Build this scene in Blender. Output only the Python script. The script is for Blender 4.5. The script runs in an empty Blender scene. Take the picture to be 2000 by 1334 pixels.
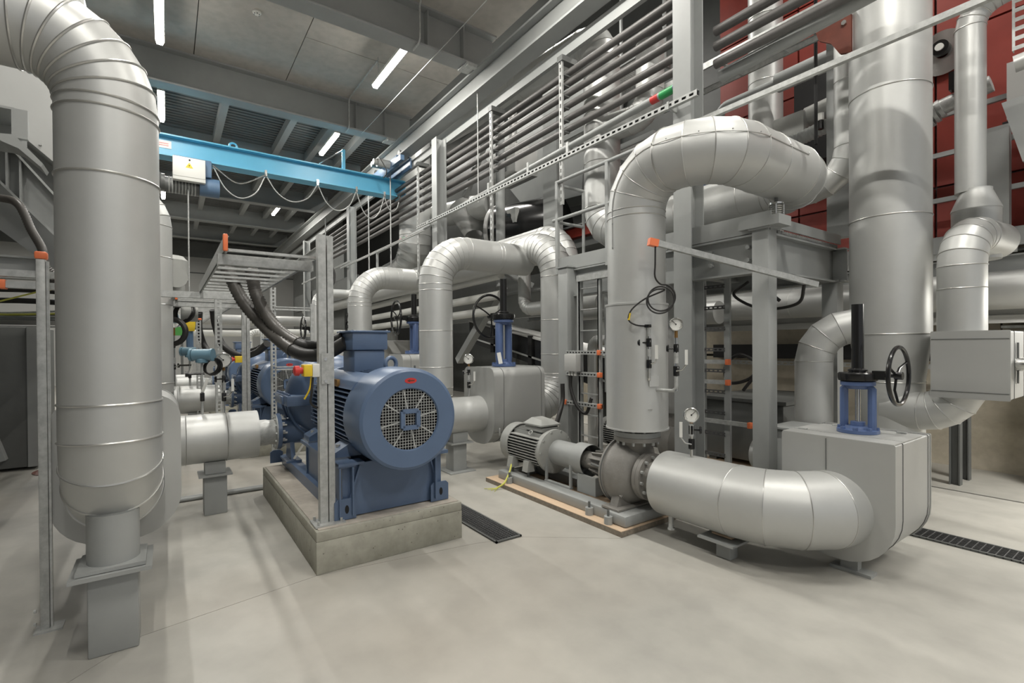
import bpy, bmesh, math, random
from math import sin, cos, pi, radians, sqrt, atan2
from mathutils import Vector as V, Matrix
random.seed(7)
S = bpy.context.scene
COL = S.collection
# ---------------------------------------------------------------- camera
cam_d = bpy.data.cameras.new('camera'); cam = bpy.data.objects.new('camera', cam_d); COL.objects.link(cam)
cam_d.sensor_width = 36; cam_d.lens = 955.1 * 36 / 2000; cam_d.shift_y = 15.1 / 2000
cam_d.clip_start = 0.05; cam_d.clip_end = 200
yaw, pitch, roll = -0.955978, -0.006409, 0.0070577
fw = V((sin(yaw) * cos(pitch), cos(yaw) * cos(pitch), sin(pitch)))
ri = V((cos(yaw), -sin(yaw), 0)); dn = fw.cross(ri)
r2 = ri * cos(roll) + dn * sin(roll); d2 = dn * cos(roll) - ri * sin(roll)
cam.matrix_world = Matrix(((r2.x, -d2.x, -fw.x, 0), (r2.y, -d2.y, -fw.y, 0), (r2.z, -d2.z, -fw.z, 1.5), (0, 0, 0, 1)))
S.camera = cam
# ---------------------------------------------------------------- colour, world
vs = S.view_settings
vs.view_transform = 'Standard'; vs.look = 'None'; vs.gamma = 1; vs.use_curve_mapping = False
vs.exposure = -0.12
W = bpy.data.worlds.new('hall_air'); S.world = W; W.use_nodes = True
W.node_tree.nodes['Background'].inputs[0].default_value = (0.95, 0.97, 1.0, 1)
W.node_tree.nodes['Background'].inputs[1].default_value = 0.5
# battens: two rows run the length of the hall (Y = -0.04 and 2.98), more behind the camera and over the boiler bay; unseen off-row ones added for the far hall
LAMP_W = 95
LAMPS = [(-7.6, 2.98, 6.0), (-8.2, -0.04, 6.0), (-11.2, 2.98, 6.0), (-11.2, -0.04, 6.0), 
         (-17.5, 2.98, 6.0), (-17.3, -0.04, 6.0), (-15, -1.5, 6.0), (-18.5, -1.5, 6.0), (-22, -1.5, 6.0), (-22, -4.2, 6.0),  # off-row lamps behind the riser are added to brighten the back wall
         (-4.0, 2.98, 6.0), (-4.0, -0.04, 6.0), (-0.6, 2.98, 6.0), (-0.6, -0.04, 6.0), (2.8, 2.98, 6.0), (2.8, -0.04, 6.0)]
LAMPS2 = [(-15.5, 7.0, 8.3), (-10.4, 5.6, 7.6), (-6.6, 5.4, 7.6), (-2.6, 5.6, 7.8), (0.6, 5.6, 7.0), (0.2, 6.3, 2.05), (-7.0, 7.2, 2.1)]
def lamp_light(x, y, z, w):
    l = bpy.data.lights.new('batten_light', 'AREA'); l.shape = 'RECTANGLE'; l.size = 1.35; l.size_y = 0.06
    l.energy = w; l.color = (1.0, 0.97, 0.915)
    o = bpy.data.objects.new('batten_light', l); COL.objects.link(o); o.location = (x, y, z - 0.06)
for x, y, z in LAMPS: lamp_light(x, y, z, LAMP_W)
for x, y, z in LAMPS2: lamp_light(x, y, z, LAMP_W * (.95 if z > 3 else (.8 if x > -3 else .25)))
# ---------------------------------------------------------------- materials
MATS = {}
def mat(name, col, rough=0.5, metal=0.0, noise=0.0, scale=6.0, bump=0.0, bscale=60.0, col2=None, emit=None, spec=0.5, stretch=None):
    m = bpy.data.materials.new(name); m.use_nodes = True; nt = m.node_tree; b = nt.nodes['Principled BSDF']
    b.inputs['Base Color'].default_value = (*col, 1); b.inputs['Roughness'].default_value = rough; b.inputs['Metallic'].default_value = metal
    b.inputs['Specular IOR Level'].default_value = spec
    if emit:
        b.inputs['Emission Color'].default_value = (*emit[:3], 1); b.inputs['Emission Strength'].default_value = emit[3]
    if noise or bump:
        tc = nt.nodes.new('ShaderNodeTexCoord'); src = tc.outputs['Object']
        if stretch:
            mp = nt.nodes.new('ShaderNodeMapping'); mp.inputs['Scale'].default_value = stretch; nt.links.new(src, mp.inputs[0]); src = mp.outputs[0]
    if noise:
        n = nt.nodes.new('ShaderNodeTexNoise'); n.inputs['Scale'].default_value = scale; n.inputs['Detail'].default_value = 8; n.inputs['Roughness'].default_value = 0.62
        nt.links.new(src, n.inputs['Vector'])
        r = nt.nodes.new('ShaderNodeValToRGB'); c2 = col2 or tuple(c * (1 - noise) for c in col)
        r.color_ramp.elements[0].color = (*c2, 1); r.color_ramp.elements[0].position = 0.35
        r.color_ramp.elements[1].color = (*col, 1); r.color_ramp.elements[1].position = 0.62
        nt.links.new(n.outputs['Fac'], r.inputs[0]); nt.links.new(r.outputs[0], b.inputs['Base Color'])
    if bump:
        n2 = nt.nodes.new('ShaderNodeTexNoise'); n2.inputs['Scale'].default_value = bscale; n2.inputs['Detail'].default_value = 4
        bp = nt.nodes.new('ShaderNodeBump'); bp.inputs['Strength'].default_value = bump; bp.inputs['Distance'].default_value = 0.01
        nt.links.new(src, n2.inputs['Vector']); nt.links.new(n2.outputs['Fac'], bp.inputs['Height']); nt.links.new(bp.outputs[0], b.inputs['Normal'])
    MATS[name] = m
    return m
ALU = mat('aluminium_cladding', (0.55, 0.557, 0.54), 0.44, 0.42, 0.06, 3, 0.012, 40)
ALUD = mat('aluminium_cladding_dull', (0.46, 0.46, 0.445), 0.5, 0.35, 0.08, 3, 0.012, 40)
BEAD = mat('seam_metal', (0.58, 0.58, 0.56), 0.35, 0.8)
SHEET = mat('sheet_aluminium', (0.46, 0.465, 0.45), 0.5, 0.35, 0.06, 1.5, 0.02, 9)
GREY = mat('grey_steel_paint', (0.325, 0.336, 0.328), 0.45, 0.0, 0.06, 4)
GREYD = mat('dark_grey_steel_paint', (0.12, 0.125, 0.12), 0.5, 0.0, 0.1, 4)
GALV = mat('galvanised_steel', (0.50, 0.51, 0.495), 0.45, 0.32, 0.25, 25)
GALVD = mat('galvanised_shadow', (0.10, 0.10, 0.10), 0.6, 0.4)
RACK = mat('bare_steel_tube', (0.125, 0.12, 0.115), 0.5, 0.25, 0.1, 8)
BLUE = mat('blue_machine_paint', (0.100, 0.150, 0.245), 0.33, 0.0, 0.06, 5)
VBLUE = mat('blue_valve_paint', (0.088, 0.136, 0.275), 0.35)
CYAN = mat('crane_blue_paint', (0.13, 0.47, 0.68), 0.38, 0.0, 0.06, 3)
CYAND = mat('crane_motor_blue', (0.10, 0.17, 0.27), 0.4)
PUMP = mat('cast_pump_grey', (0.26, 0.25, 0.23), 0.5, 0.1, 0.12, 14, 0.12, 60)
MOTG = mat('motor_grey_paint', (0.36, 0.365, 0.345), 0.45, 0.0, 0.05, 6)
BLACK = mat('black_gloss', (0.012, 0.012, 0.012), 0.22)
RUB = mat('black_rubber', (0.022, 0.021, 0.02), 0.5)
HOSE = mat('flex_conduit', (0.075, 0.07, 0.063), 0.4)
DARK = mat('dark_void', (0.012, 0.012, 0.012), 0.8)
WHITE = mat('white_plastic', (0.72, 0.72, 0.68), 0.4)
ORANGE = mat('orange_cap', (0.82, 0.20, 0.075), 0.45)
YELLOW = mat('yellow_plastic', (0.78, 0.55, 0.03), 0.4)
LIME = mat('yellow_green_wire', (0.55, 0.55, 0.10), 0.5)
REDP = mat('red_plastic', (0.55, 0.035, 0.03), 0.35)
RED = mat('boiler_red', (0.27, 0.036, 0.023), 0.5, 0.0, 0.25, 1.2)
RUST = mat('red_oxide_primer', (0.16, 0.042, 0.025), 0.55, 0.0, 0.3, 6)
GREEN = mat('green_sheet', (0.06, 0.28, 0.05), 0.45)
GRTAPE = mat('green_tape', (0.03, 0.36, 0.10), 0.4)
BRASS = mat('brass', (0.30, 0.17, 0.06), 0.4, 0.7)
CHROME = mat('bright_steel', (0.62, 0.62, 0.60), 0.22, 0.95)
WOOD = mat('plywood', (0.60, 0.45, 0.31), 0.7, 0.0, 0.12, 6, stretch=(2, 30, 30))
WOODE = mat('plywood_edge', (0.27, 0.23, 0.18), 0.8, 0.0, 0.3, 40)
TRANSM = mat('transmitter_blue', (0.13, 0.24, 0.31), 0.4)
def concrete(name, c1, c2, sc, rough=0.6, pores=False, stain=None):
    m = bpy.data.materials.new(name); m.use_nodes = True; nt = m.node_tree; b = nt.nodes['Principled BSDF']; b.inputs['Roughness'].default_value = rough
    tc = nt.nodes.new('ShaderNodeTexCoord')
    n1 = nt.nodes.new('ShaderNodeTexNoise'); n1.inputs['Scale'].default_value = sc; n1.inputs['Detail'].default_value = 10; n1.inputs['Roughness'].default_value = 0.65
    n2 = nt.nodes.new('ShaderNodeTexNoise'); n2.inputs['Scale'].default_value = sc * 9; n2.inputs['Detail'].default_value = 6
    nt.links.new(tc.outputs['Object'], n1.inputs['Vector']); nt.links.new(tc.outputs['Object'], n2.inputs['Vector'])
    r1 = nt.nodes.new('ShaderNodeValToRGB'); r1.color_ramp.elements[0].color = (*c2, 1); r1.color_ramp.elements[0].position = .33
    r1.color_ramp.elements[1].color = (*c1, 1); r1.color_ramp.elements[1].position = .64
    nt.links.new(n1.outputs['Fac'], r1.inputs[0])
    mx = nt.nodes.new('ShaderNodeMix'); mx.data_type = 'RGBA'; mx.blend_type = 'MULTIPLY'; mx.inputs[0].default_value = 1
    r2_ = nt.nodes.new('ShaderNodeValToRGB'); r2_.color_ramp.elements[0].color = (.90, .90, .90, 1); r2_.color_ramp.elements[0].position = .35
    r2_.color_ramp.elements[1].color = (1, 1, 1, 1); r2_.color_ramp.elements[1].position = .6
    nt.links.new(n2.outputs['Fac'], r2_.inputs[0]); nt.links.new(r1.outputs[0], mx.inputs[6]); nt.links.new(r2_.outputs[0], mx.inputs[7])
    out = mx.outputs[2]
    if stain:
        n3 = nt.nodes.new('ShaderNodeTexNoise'); n3.inputs['Scale'].default_value = stain[1]; n3.inputs['Detail'].default_value = 3
        nt.links.new(tc.outputs['Object'], n3.inputs['Vector'])
        r3 = nt.nodes.new('ShaderNodeValToRGB'); r3.color_ramp.elements[0].position = .5; r3.color_ramp.elements[1].position = .72
        r3.color_ramp.elements[0].color = (0, 0, 0, 1); r3.color_ramp.elements[1].color = (stain[2],) * 3 + (1,)
        m3 = nt.nodes.new('ShaderNodeMix'); m3.data_type = 'RGBA'; m3.inputs[7].default_value = (*stain[0], 1)
        nt.links.new(n3.outputs['Fac'], r3.inputs[0]); nt.links.new(r3.outputs[0], m3.inputs[0]); nt.links.new(out, m3.inputs[6]); out = m3.outputs[2]
    if pores:
        v = nt.nodes.new('ShaderNodeTexVoronoi'); v.inputs['Scale'].default_value = 22; nt.links.new(tc.outputs['Object'], v.inputs['Vector'])
        rv = nt.nodes.new('ShaderNodeValToRGB'); rv.color_ramp.elements[0].color = (.25, .24, .22, 1); rv.color_ramp.elements[0].position = .05
        rv.color_ramp.elements[1].color = (1, 1, 1, 1); rv.color_ramp.elements[1].position = .13
        nt.links.new(v.outputs['Distance'], rv.inputs[0])
        mp = nt.nodes.new('ShaderNodeMix'); mp.data_type = 'RGBA'; mp.blend_type = 'MULTIPLY'; mp.inputs[0].default_value = .8
        nt.links.new(out, mp.inputs[6]); nt.links.new(rv.outputs[0], mp.inputs[7]); out = mp.outputs[2]
    nt.links.new(out, b.inputs['Base Color'])
    bp = nt.nodes.new('ShaderNodeBump'); bp.inputs['Strength'].default_value = .12; bp.inputs['Distance'].default_value = .01
    nt.links.new(n2.outputs['Fac'], bp.inputs['Height']); nt.links.new(bp.outputs[0], b.inputs['Normal'])
    MATS[name] = m
    return m
FLOORM = concrete('floor_concrete', (0.425, 0.414, 0.374), (0.345, 0.335, 0.304), .55, 0.5, stain=((0.36, 0.31, 0.25), 0.35, 0.4))
CEILM = concrete('ceiling_concrete', (0.49, 0.465, 0.425), (0.41, 0.388, 0.352), 0.9, 0.8)
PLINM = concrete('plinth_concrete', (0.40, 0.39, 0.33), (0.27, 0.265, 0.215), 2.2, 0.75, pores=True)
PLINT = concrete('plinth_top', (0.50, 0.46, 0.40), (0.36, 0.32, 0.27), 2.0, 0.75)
WALLC = concrete('wall_concrete', (0.50, 0.45, 0.36), (0.38, 0.34, 0.26), 1.4, 0.8)
WALLG = mat('wall_grey_panel', (0.50, 0.50, 0.48), 0.7, 0, 0.05, .6)
DECKM = mat('roof_deck_grey', (0.17, 0.175, 0.17), 0.6, 0, 0.15, 2)
LIT = mat('lamp_diffuser', (0.9, 0.88, 0.8), 0.5, emit=(1, 0.955, 0.87, 34))
# ---------------------------------------------------------------- mesh helpers
OFF = {}
class MB:
    def __init__(s): s.bm = bmesh.new()
    def box(s, a, b, bev=0.0, rot=None):
        x0, y0, z0 = a; x1, y1, z1 = b
        vs_ = [s.bm.verts.new(p) for p in ((x0, y0, z0), (x1, y0, z0), (x1, y1, z0), (x0, y1, z0), (x0, y0, z1), (x1, y0, z1), (x1, y1, z1), (x0, y1, z1))]
        fs = [s.bm.faces.new([vs_[i] for i in f]) for f in ((3, 2, 1, 0), (4, 5, 6, 7), (0, 1, 5, 4), (1, 2, 6, 5), (2, 3, 7, 6), (3, 0, 4, 7))]
        if rot: bmesh.ops.transform(s.bm, matrix=rot, verts=vs_)
        if bev:
            es = list({e for f in fs for e in f.edges}); bmesh.ops.bevel(s.bm, geom=es, offset=bev, segments=2, affect='EDGES', profile=.5)
        return s
    def ring(s, c, t, r, n=24, ref=None):
        t = V(t).normalized(); u = (V(ref) if ref is not None else (V((0, 0, 1)) if abs(t.z) < .9 else V((1, 0, 0))))
        u = (u - t * u.dot(t)).normalized(); w = t.cross(u)
        return [s.bm.verts.new(V(c) + (u * cos(2 * pi * i / n) + w * sin(2 * pi * i / n)) * r) for i in range(n)]
    def skin(s, A, B):
        n = len(A)
        for i in range(n): s.bm.faces.new((A[i], A[(i + 1) % n], B[(i + 1) % n], B[i]))
    def cyl(s, a, b, r, rb=None, n=24, cap=True):
        a = V(a); b = V(b); A = s.ring(a, b - a, r, n); B = s.ring(b, b - a, r if rb is None else rb, n); s.skin(A, B)
        if cap: s.bm.faces.new(A[::-1]); s.bm.faces.new(B)
        return s
    def lathe(s, o, ax, prof, n=40, cap0=False, cap1=False):
        o = V(o); ax = V(ax).normalized(); rings = [s.ring(o + ax * h, ax, max(r, 1e-4), n) for r, h in prof]
        for A, B in zip(rings, rings[1:]): s.skin(A, B)
        if cap0: s.bm.faces.new(rings[0][::-1])
        if cap1: s.bm.faces.new(rings[-1])
        return s
    def torus(s, c, ax, R, r, n=40, m=8):
        c = V(c); ax = V(ax).normalized(); u = V((0, 0, 1)) if abs(ax.z) < .9 else V((1, 0, 0)); u = (u - ax * u.dot(ax)).normalized(); w = ax.cross(u); rs = []
        for i in range(n):
            d = u * cos(2 * pi * i / n) + w * sin(2 * pi * i / n)
            rs.append([s.bm.verts.new(c + d * (R + r * cos(2 * pi * j / m)) + ax * r * sin(2 * pi * j / m)) for j in range(m)])
        for i in range(n): s.skin(rs[i], rs[(i + 1) % n])
        return s
    def tube(s, pts, r, n=10, cap=True, wave=None):
        pts = [V(p) for p in pts]; prev = None; k = len(pts); ref = None; first = None
        for i, p in enumerate(pts):
            t = ((pts[min(i + 1, k - 1)] - pts[max(i - 1, 0)])).normalized()
            if ref is None: ref = V((0, 0, 1)) if abs(t.z) < .9 else V((1, 0, 0))
            ref = (ref - t * ref.dot(t)).normalized()
            R = s.ring(p, t, r if wave is None else r * (1 + wave * (i % 2)), n, ref)
            if prev: s.skin(prev, R)
            else: first = R
            prev = R
        if cap: s.bm.faces.new(first[::-1]); s.bm.faces.new(prev)
        return s
    def prism(s, poly, ax, a, b):
        # poly: 2D points in the plane normal to axis ax ('x': (y,z), 'y': (x,z), 'z': (x,y)), extruded a..b
        def P(p, h): return {'x': (h, p[0], p[1]), 'y': (p[0], h, p[1]), 'z': (p[0], p[1], h)}[ax]
        A = [s.bm.verts.new(P(p, a)) for p in poly]; B = [s.bm.verts.new(P(p, b)) for p in poly]; s.skin(A, B)
        s.bm.faces.new(A[::-1]); s.bm.faces.new(B)
        return s
    def bar(s, a, b, w, h, up=(0, 0, 1)):
        a = V(a); b = V(b); d = (b - a); L = d.length; d.normalize(); u = V(up); u = (u - d * u.dot(d)); u = u.normalized() if u.length > 1e-4 else V((1, 0, 0)); v = d.cross(u)
        M = Matrix((( d.x, v.x, u.x, a.x), (d.y, v.y, u.y, a.y), (d.z, v.z, u.z, a.z), (0, 0, 0, 1)))
        s.box((0, -w / 2, -h / 2), (L, w / 2, h / 2), rot=M); return s
    def ibeam(s, a, b, h, w, tf=.014, tw=.01, up=(0, 0, 1)):
        a = V(a); b = V(b); d = (b - a).normalized(); u = V(up); u = (u - d * u.dot(d)).normalized()
        s.bar(a + u * (h - tf) / 2, b + u * (h - tf) / 2, w, tf, up); s.bar(a - u * (h - tf) / 2, b - u * (h - tf) / 2, w, tf, up); s.bar(a, b, tw, h - 2 * tf, up); return s
    def ball(s, c, r, n=8):
        bmesh.ops.create_uvsphere(s.bm, u_segments=n, v_segments=max(4, n // 2), radius=r, matrix=Matrix.Translation(V(c))); return s
    def build(s, name, m, parent=None, at=None, angle=35, kind=None, label=None):
        bmesh.ops.recalc_face_normals(s.bm, faces=s.bm.faces[:])
        base = OFF[parent] if parent is not None else (V(at) if at is not None else V((0, 0, 0)))
        if base.length: bmesh.ops.translate(s.bm, vec=-base, verts=s.bm.verts[:])
        me = bpy.data.meshes.new(name); s.bm.to_mesh(me); s.bm.free(); me.materials.append(m)
        me.polygons.foreach_set('use_smooth', [True] * len(me.polygons)); me.set_sharp_from_angle(angle=radians(angle))
        o = bpy.data.objects.new(name, me); COL.objects.link(o); OFF[o] = base
        if parent is not None: o.parent = parent
        elif at is not None: o.location = at
        if kind: o['kind'] = kind
        if label: o['label'] = label
        return o
def tag(o, label, cat, group=None):
    o['label'] = label; o['category'] = cat
    if group: o['group'] = group
    return o
def thing(name, label, cat, at, group=None):
    o = bpy.data.objects.new(name, None); COL.objects.link(o); o.location = at; o.empty_display_size = .2; OFF[o] = V(at)
    return tag(o, label, cat, group)
def copy_part(src, parent, loc=None, rot=None):
    c = src.copy(); COL.objects.link(c); c.parent = parent; OFF[c] = OFF[src]
    if loc is not None: c.location = loc
    if rot is not None: c.rotation_euler = rot
    return c
def dup(root, off, label, group=None):
    c = root.copy(); COL.objects.link(c); c.location = root.location + V(off); c['label'] = label
    if group: c['group'] = group
    for ch in list(root.children):
        d = ch.copy(); COL.objects.link(d); d.parent = c
        for g in list(ch.children):
            e = g.copy(); COL.objects.link(e); e.parent = d
    return c
def bez(pts, n=10):
    # smooth curve through points (Catmull-Rom)
    P = [V(p) for p in pts]; P = [P[0] * 2 - P[1]] + P + [P[-1] * 2 - P[-2]]; out = []
    for i in range(1, len(P) - 2):
        a, b, c, d = P[i - 1:i + 3]
        for k in range(n):
            t = k / n; out.append(.5 * ((2 * b) + (c - a) * t + (2 * a - 5 * b + 4 * c - d) * t * t + (3 * b - a - 3 * c + d) * t ** 3))
    out.append(P[-2]); return out
def seg_piece(parent, A, B, r, m, name, n=48, ref=None, capa=False, capb=False, rb=None):
    mb = MB(); (pa, ta), (pb, tb) = A, B
    ra = mb.ring(pa, ta, r, n, ref); rb_ = mb.ring(pb, tb, r if rb is None else rb, n, ref); mb.skin(ra, rb_)
    if capa: mb.bm.faces.new(ra[::-1])
    if capb: mb.bm.faces.new(rb_)
    return mb.build(name, m, parent, angle=60)
def pipe(name, label, pts, r, m=None, rb=None, gores=6, cuts=None, cat='pipe', group=None, fine=True, bead=.006, root=None, n=48, screws=None, caps=True):
    """Clad pipe along a polyline. Elbows are built of gore segments, every section and every seam band is a part."""
    m = m or ALU; P = [V(p) for p in pts]; rb = rb or r * 1.6; cuts = cuts or {}
    base = min(P, key=lambda p: p.z)
    t = root or thing(name, label, cat, base, group)
    secs = []; cur = P[0]; k = len(P)
    for i in range(k - 1):
        d = (P[i + 1] - P[i]).normalized(); end = P[i + 1]; bend = None
        if i < k - 2:
            d2_ = (P[i + 2] - P[i + 1]).normalized(); th = d.angle(d2_); L = rb * math.tan(th / 2); end = P[i + 1] - d * L; bend = (d2_, th, L); gn = gores[i] if isinstance(gores, (list, tuple)) else gores
        fr = [0] + sorted(cuts.get(i, [])) + [1]
        for a, b in zip(fr, fr[1:]): secs.append(('pipe_section', (cur.lerp(end, a), d), (cur.lerp(end, b), d)))
        if bend:
            d2_, th, L = bend; nrm = (d2_ - d * d2_.dot(d)).normalized(); cen = end + nrm * rb; pr = (end, d)
            for g in range(1, gn + 1):
                a = th * g / gn; q = (cen - nrm * rb * cos(a) + d * rb * sin(a), d * cos(a) + nrm * sin(a)); secs.append(('elbow_gore', pr, q)); pr = q
            cur = P[i + 1] + d2_ * L
        else: cur = P[i + 1]
    ref = None; allb = MB() if not fine else None; allp = MB() if not fine else None
    for i, (nm, A, B) in enumerate(secs):
        t0 = A[1]
        if ref is None: ref = V((0, 0, 1)) if abs(t0.z) < .9 else V((1, 0, 0)); ref = ref - t0 * ref.dot(t0)
        refA = (ref - t0 * ref.dot(t0)).normalized(); refB = (refA - B[1] * refA.dot(B[1])).normalized()
        mb = MB() if fine else allp
        ra = mb.ring(A[0], A[1], r, n, refA); rbb = mb.ring(B[0], B[1], r, n, refB); mb.skin(ra, rbb)
        if i == 0 and caps: mb.bm.faces.new(ra[::-1])
        if i == len(secs) - 1 and caps: mb.bm.faces.new(rbb)
        if fine: mb.build(nm, m, t, angle=60)
        if i and bead:
            if fine: MB().torus(A[0], A[1], r + bead * .15, bead, 48, 6).build('seam_band', BEAD, t)
            else: allb.torus(A[0], A[1], r + bead * .15, bead, 24, 5)
        ref = refB
    if not fine:
        allp.build('pipe_shell', m, t, angle=20)
        if bead and len(secs) > 1: allb.build('seam_bands', BEAD, t, kind='stuff')
        elif allb: allb.bm.free()
    return t
def tubepath(pts, rb, g=6):
    """polyline with rounded corners"""
    P = [V(p) for p in pts]; out = [P[0]]
    for i in range(1, len(P) - 1):
        d = (P[i] - P[i - 1]).normalized(); e = (P[i + 1] - P[i]).normalized(); th = d.angle(e)
        if th < .02: out.append(P[i]); continue
        L = rb * math.tan(th / 2); s0 = P[i] - d * L; nr = (e - d * e.dot(d)).normalized(); c = s0 + nr * rb
        for k in range(g + 1):
            a = th * k / g; out.append(c - nr * rb * cos(a) + d * rb * sin(a))
    out.append(P[-1]); return out
def slotted(mb_face, a, b, w, dep, side, slot=.03, gap=.02, sw=.35, face=None):
    """slotted channel from a to b: slotted face of width w, depth dep; 'side' is the width direction, 'face' the outward normal"""
    a = V(a); b = V(b); d = (b - a); L = d.length; d.normalize(); s_ = V(side).normalized(); f = V(face).normalized()
    def B(t0, t1, s0, s1, f0, f1):
        M = Matrix(((d.x, s_.x, f.x, a.x), (d.y, s_.y, f.y, a.y), (d.z, s_.z, f.z, a.z), (0, 0, 0, 1)))
        mb_face.box((t0, s0, f0), (t1, s1, f1), rot=M)
    th = .004; h = w / 2; q = w * sw / 2
    B(0, L, -h, -q, -th, 0); B(0, L, q, h, -th, 0); B(0, L, -h, -h + th, -dep, -th); B(0, L, h - th, h, -dep, -th)
    k = int(L / (slot + gap))
    for i in range(k + 1): B(min(i * (slot + gap), L - .01), min(i * (slot + gap) + gap, L), -q, q, -th, 0)
    return mb_face
# ================================================================ setting
def struct(mb, name, m, parent=None, at=None, **k):
    o = mb.build(name, m, parent, at, **k)
    if parent is None: o['kind'] = 'structure'
    return o
fl = struct(MB().box((-27.2, -7, -.30), (7, 7.95, -.03)), 'floor', GREYD)
for x0, x1 in ((-27.2, -21.2), (-21.196, -15.2), (-15.196, -9.1), (-9.096, 7)):
    for y0, y1 in ((-7, 6.51), (6.555, 7.95)):
        if x1 < 7 or y0 > 0: MB().box((x0, y0, -.03), (x1, y1, 0)).build('floor_slab', FLOORM, fl)
# the joint between the two near slabs runs a little askew past the riser foot, the plinth corner and the drain
JL = [(-2.4, -7), (-2.95, -.375), (-3.20, -.12), (-3.363, .79), (-3.2, 1.9), (-3.09, 2.27), (-2.62, 2.86), (-2.6, 6.51)]
MB().prism([(-9.096, -7)] + [(x - .002, y) for x, y in JL] + [(-9.096, 6.51)], 'z', -.03, 0).build('floor_slab', FLOORM, fl)
MB().prism([(7, -7)] + [(x + .002, y) for x, y in JL] + [(7, 6.51)], 'z', -.03, 0).build('floor_slab', FLOORM, fl)
MB().box((-27.2, 6.512, -.03), (7, 6.553, -.012)).build('joint_filler', GREYD, fl)
# ceiling: concrete panels near, dark deck beyond the second beam
ZC = 6.45
ce = struct(MB().box((-27.2, -7, ZC + .06), (7, 4.6, ZC + .3)), 'ceiling', GREYD)
ys = (-7, -4.6, -2.1, .42, 1.85, 4.4)
for y0, y1 in zip(ys, ys[1:]):
    xs = (-9.95, -8.27, -6.6, -3.4, 0, 3.4, 7) if y0 == 1.85 else (-9.95, -6.6, -3.4, 0, 3.4, 7)
    for x0, x1 in zip(xs, xs[1:]): MB().box((x0 + .006, y0 + .006, ZC), (x1 - .006, y1 - .006, ZC + .06)).build('ceiling_panel', CEILM, ce)
for i in range(5):
    x0 = -9.97 - 3.3 * i; x1 = x0 - 3.3; mb = MB(); n = 24
    for k in range(n):
        a = x0 + (x1 - x0) * k / n; b = x0 + (x1 - x0) * (k + .55) / n
        mb.box((b, -7, ZC - .04), (a, 4.4, ZC + .05))
    mb.box((x1, -7, ZC + .03), (x0, 4.4, ZC + .06)); mb.build('roof_deck', DECKM, ce, kind='stuff')
struct(MB().box((-27.2, 4.6, ZC + 2.4), (7, 8.2, ZC + 2.5)).box((-27.2, 4.5, ZC + .3), (7, 4.6, ZC + 2.5)), 'ceiling', DECKM)
for i, x in enumerate((-6.66, -9.96, -13.26, -16.56, -19.86, -23.16, -3.36, -.06, 3.24)):
    o = MB().ibeam((x, -7, 6.155), (x, 4.35, 6.155), .59, .27, .03, .016).build('ceiling_beam', GREY, None, at=(x, 0, 5.86))
    tag(o, ['painted grey steel ceiling beam, second from the camera end, above the crane side lamp', 'wide grey steel ceiling beam lit by the lamp below its left end', 'grey ceiling beam just behind the blue crane girder', 'fourth grey ceiling beam, deep in the hall behind the crane hoist', 'fifth grey ceiling beam, above the far row of lamps', 'farthest grey ceiling beam before the back wall', 'grey ceiling beam at the top edge overhead', 'grey ceiling beam over the camera', 'grey ceiling beam behind the camera'][i], 'beam')
    if i < 2:
        for dy in (3.15, 3.75):
            MB().box((x + .01, dy, 5.9), (x + .125, dy + .015, 6.41)).build('web_stiffener', GREY, o)
        cl = MB().box((x - .12, 3.78, 5.83), (x + .16, 4.1, 5.862)); cl.box((x + .1, 3.8, 5.80), (x + .17, 3.96, 5.85)); cl.build('clamp_plate', GALV, o)
for j, y in enumerate((-.6, .97, 2.2, 2.95, 3.65)):
    for i in range(4):
        x0 = -10.1 - 3.3 * i
        o = MB().bar((x0, y, 6.3), (x0 - 3.03, y, 6.3), .13, .2).build('roof_purlin', GREY, None, at=(x0, y, 6.2))
        tag(o, 'grey purlin under the roof deck, %s from left, %s bay beyond the crane' % (('first', 'second', 'third', 'fourth', 'fifth')[j], ('nearest', 'second', 'third', 'farthest')[i]), 'purlin', 'roof purlins under the dark deck')
# walls
wb = struct(MB().box((-27.4, -7, 0), (-27.2, 8.2, 9)), 'wall_back', WALLG)
for z in (2.4, 5.0):
    MB().box((-27.2, -7, z), (-27.17, 7.9, z + .05)).build('wall_rail', GREYD, wb)
MB().box((-27.2, -7, 5.75), (-27.1, 5, 6.45)).build('fascia', DECKM, wb)
wr = struct(MB().box((-27.2, 7.95, -.03), (7, 8.2, 9)), 'wall_right', GREYD)
for x0, x1 in ((-9.5, -5.6), (-5.58, -2.5), (-2.48, .8), (.82, 4)):
    MB().box((x0, 7.85, 0), (x1, 7.95, 1.30)).build('concrete_panel', WALLC, wr)
for x0, x1 in ((-5.58, -3.36), (-3.34, -1.92), (-1.9, -1.36), (-1.34, -.62), (-.6, 1.5)):
    MB().box((x0, 7.86, 1.34), (x1, 7.95, 2.6)).build('concrete_panel', WALLC, wr)
MB().box((-1.31, 7.6, 1.66), (.8, 7.85, 1.69)).build('wall_ledge', GALV, wr)
struct(MB().box((-27.2, -7.2, 0), (7, -7, 9)), 'wall_left', GREYD)
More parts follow.
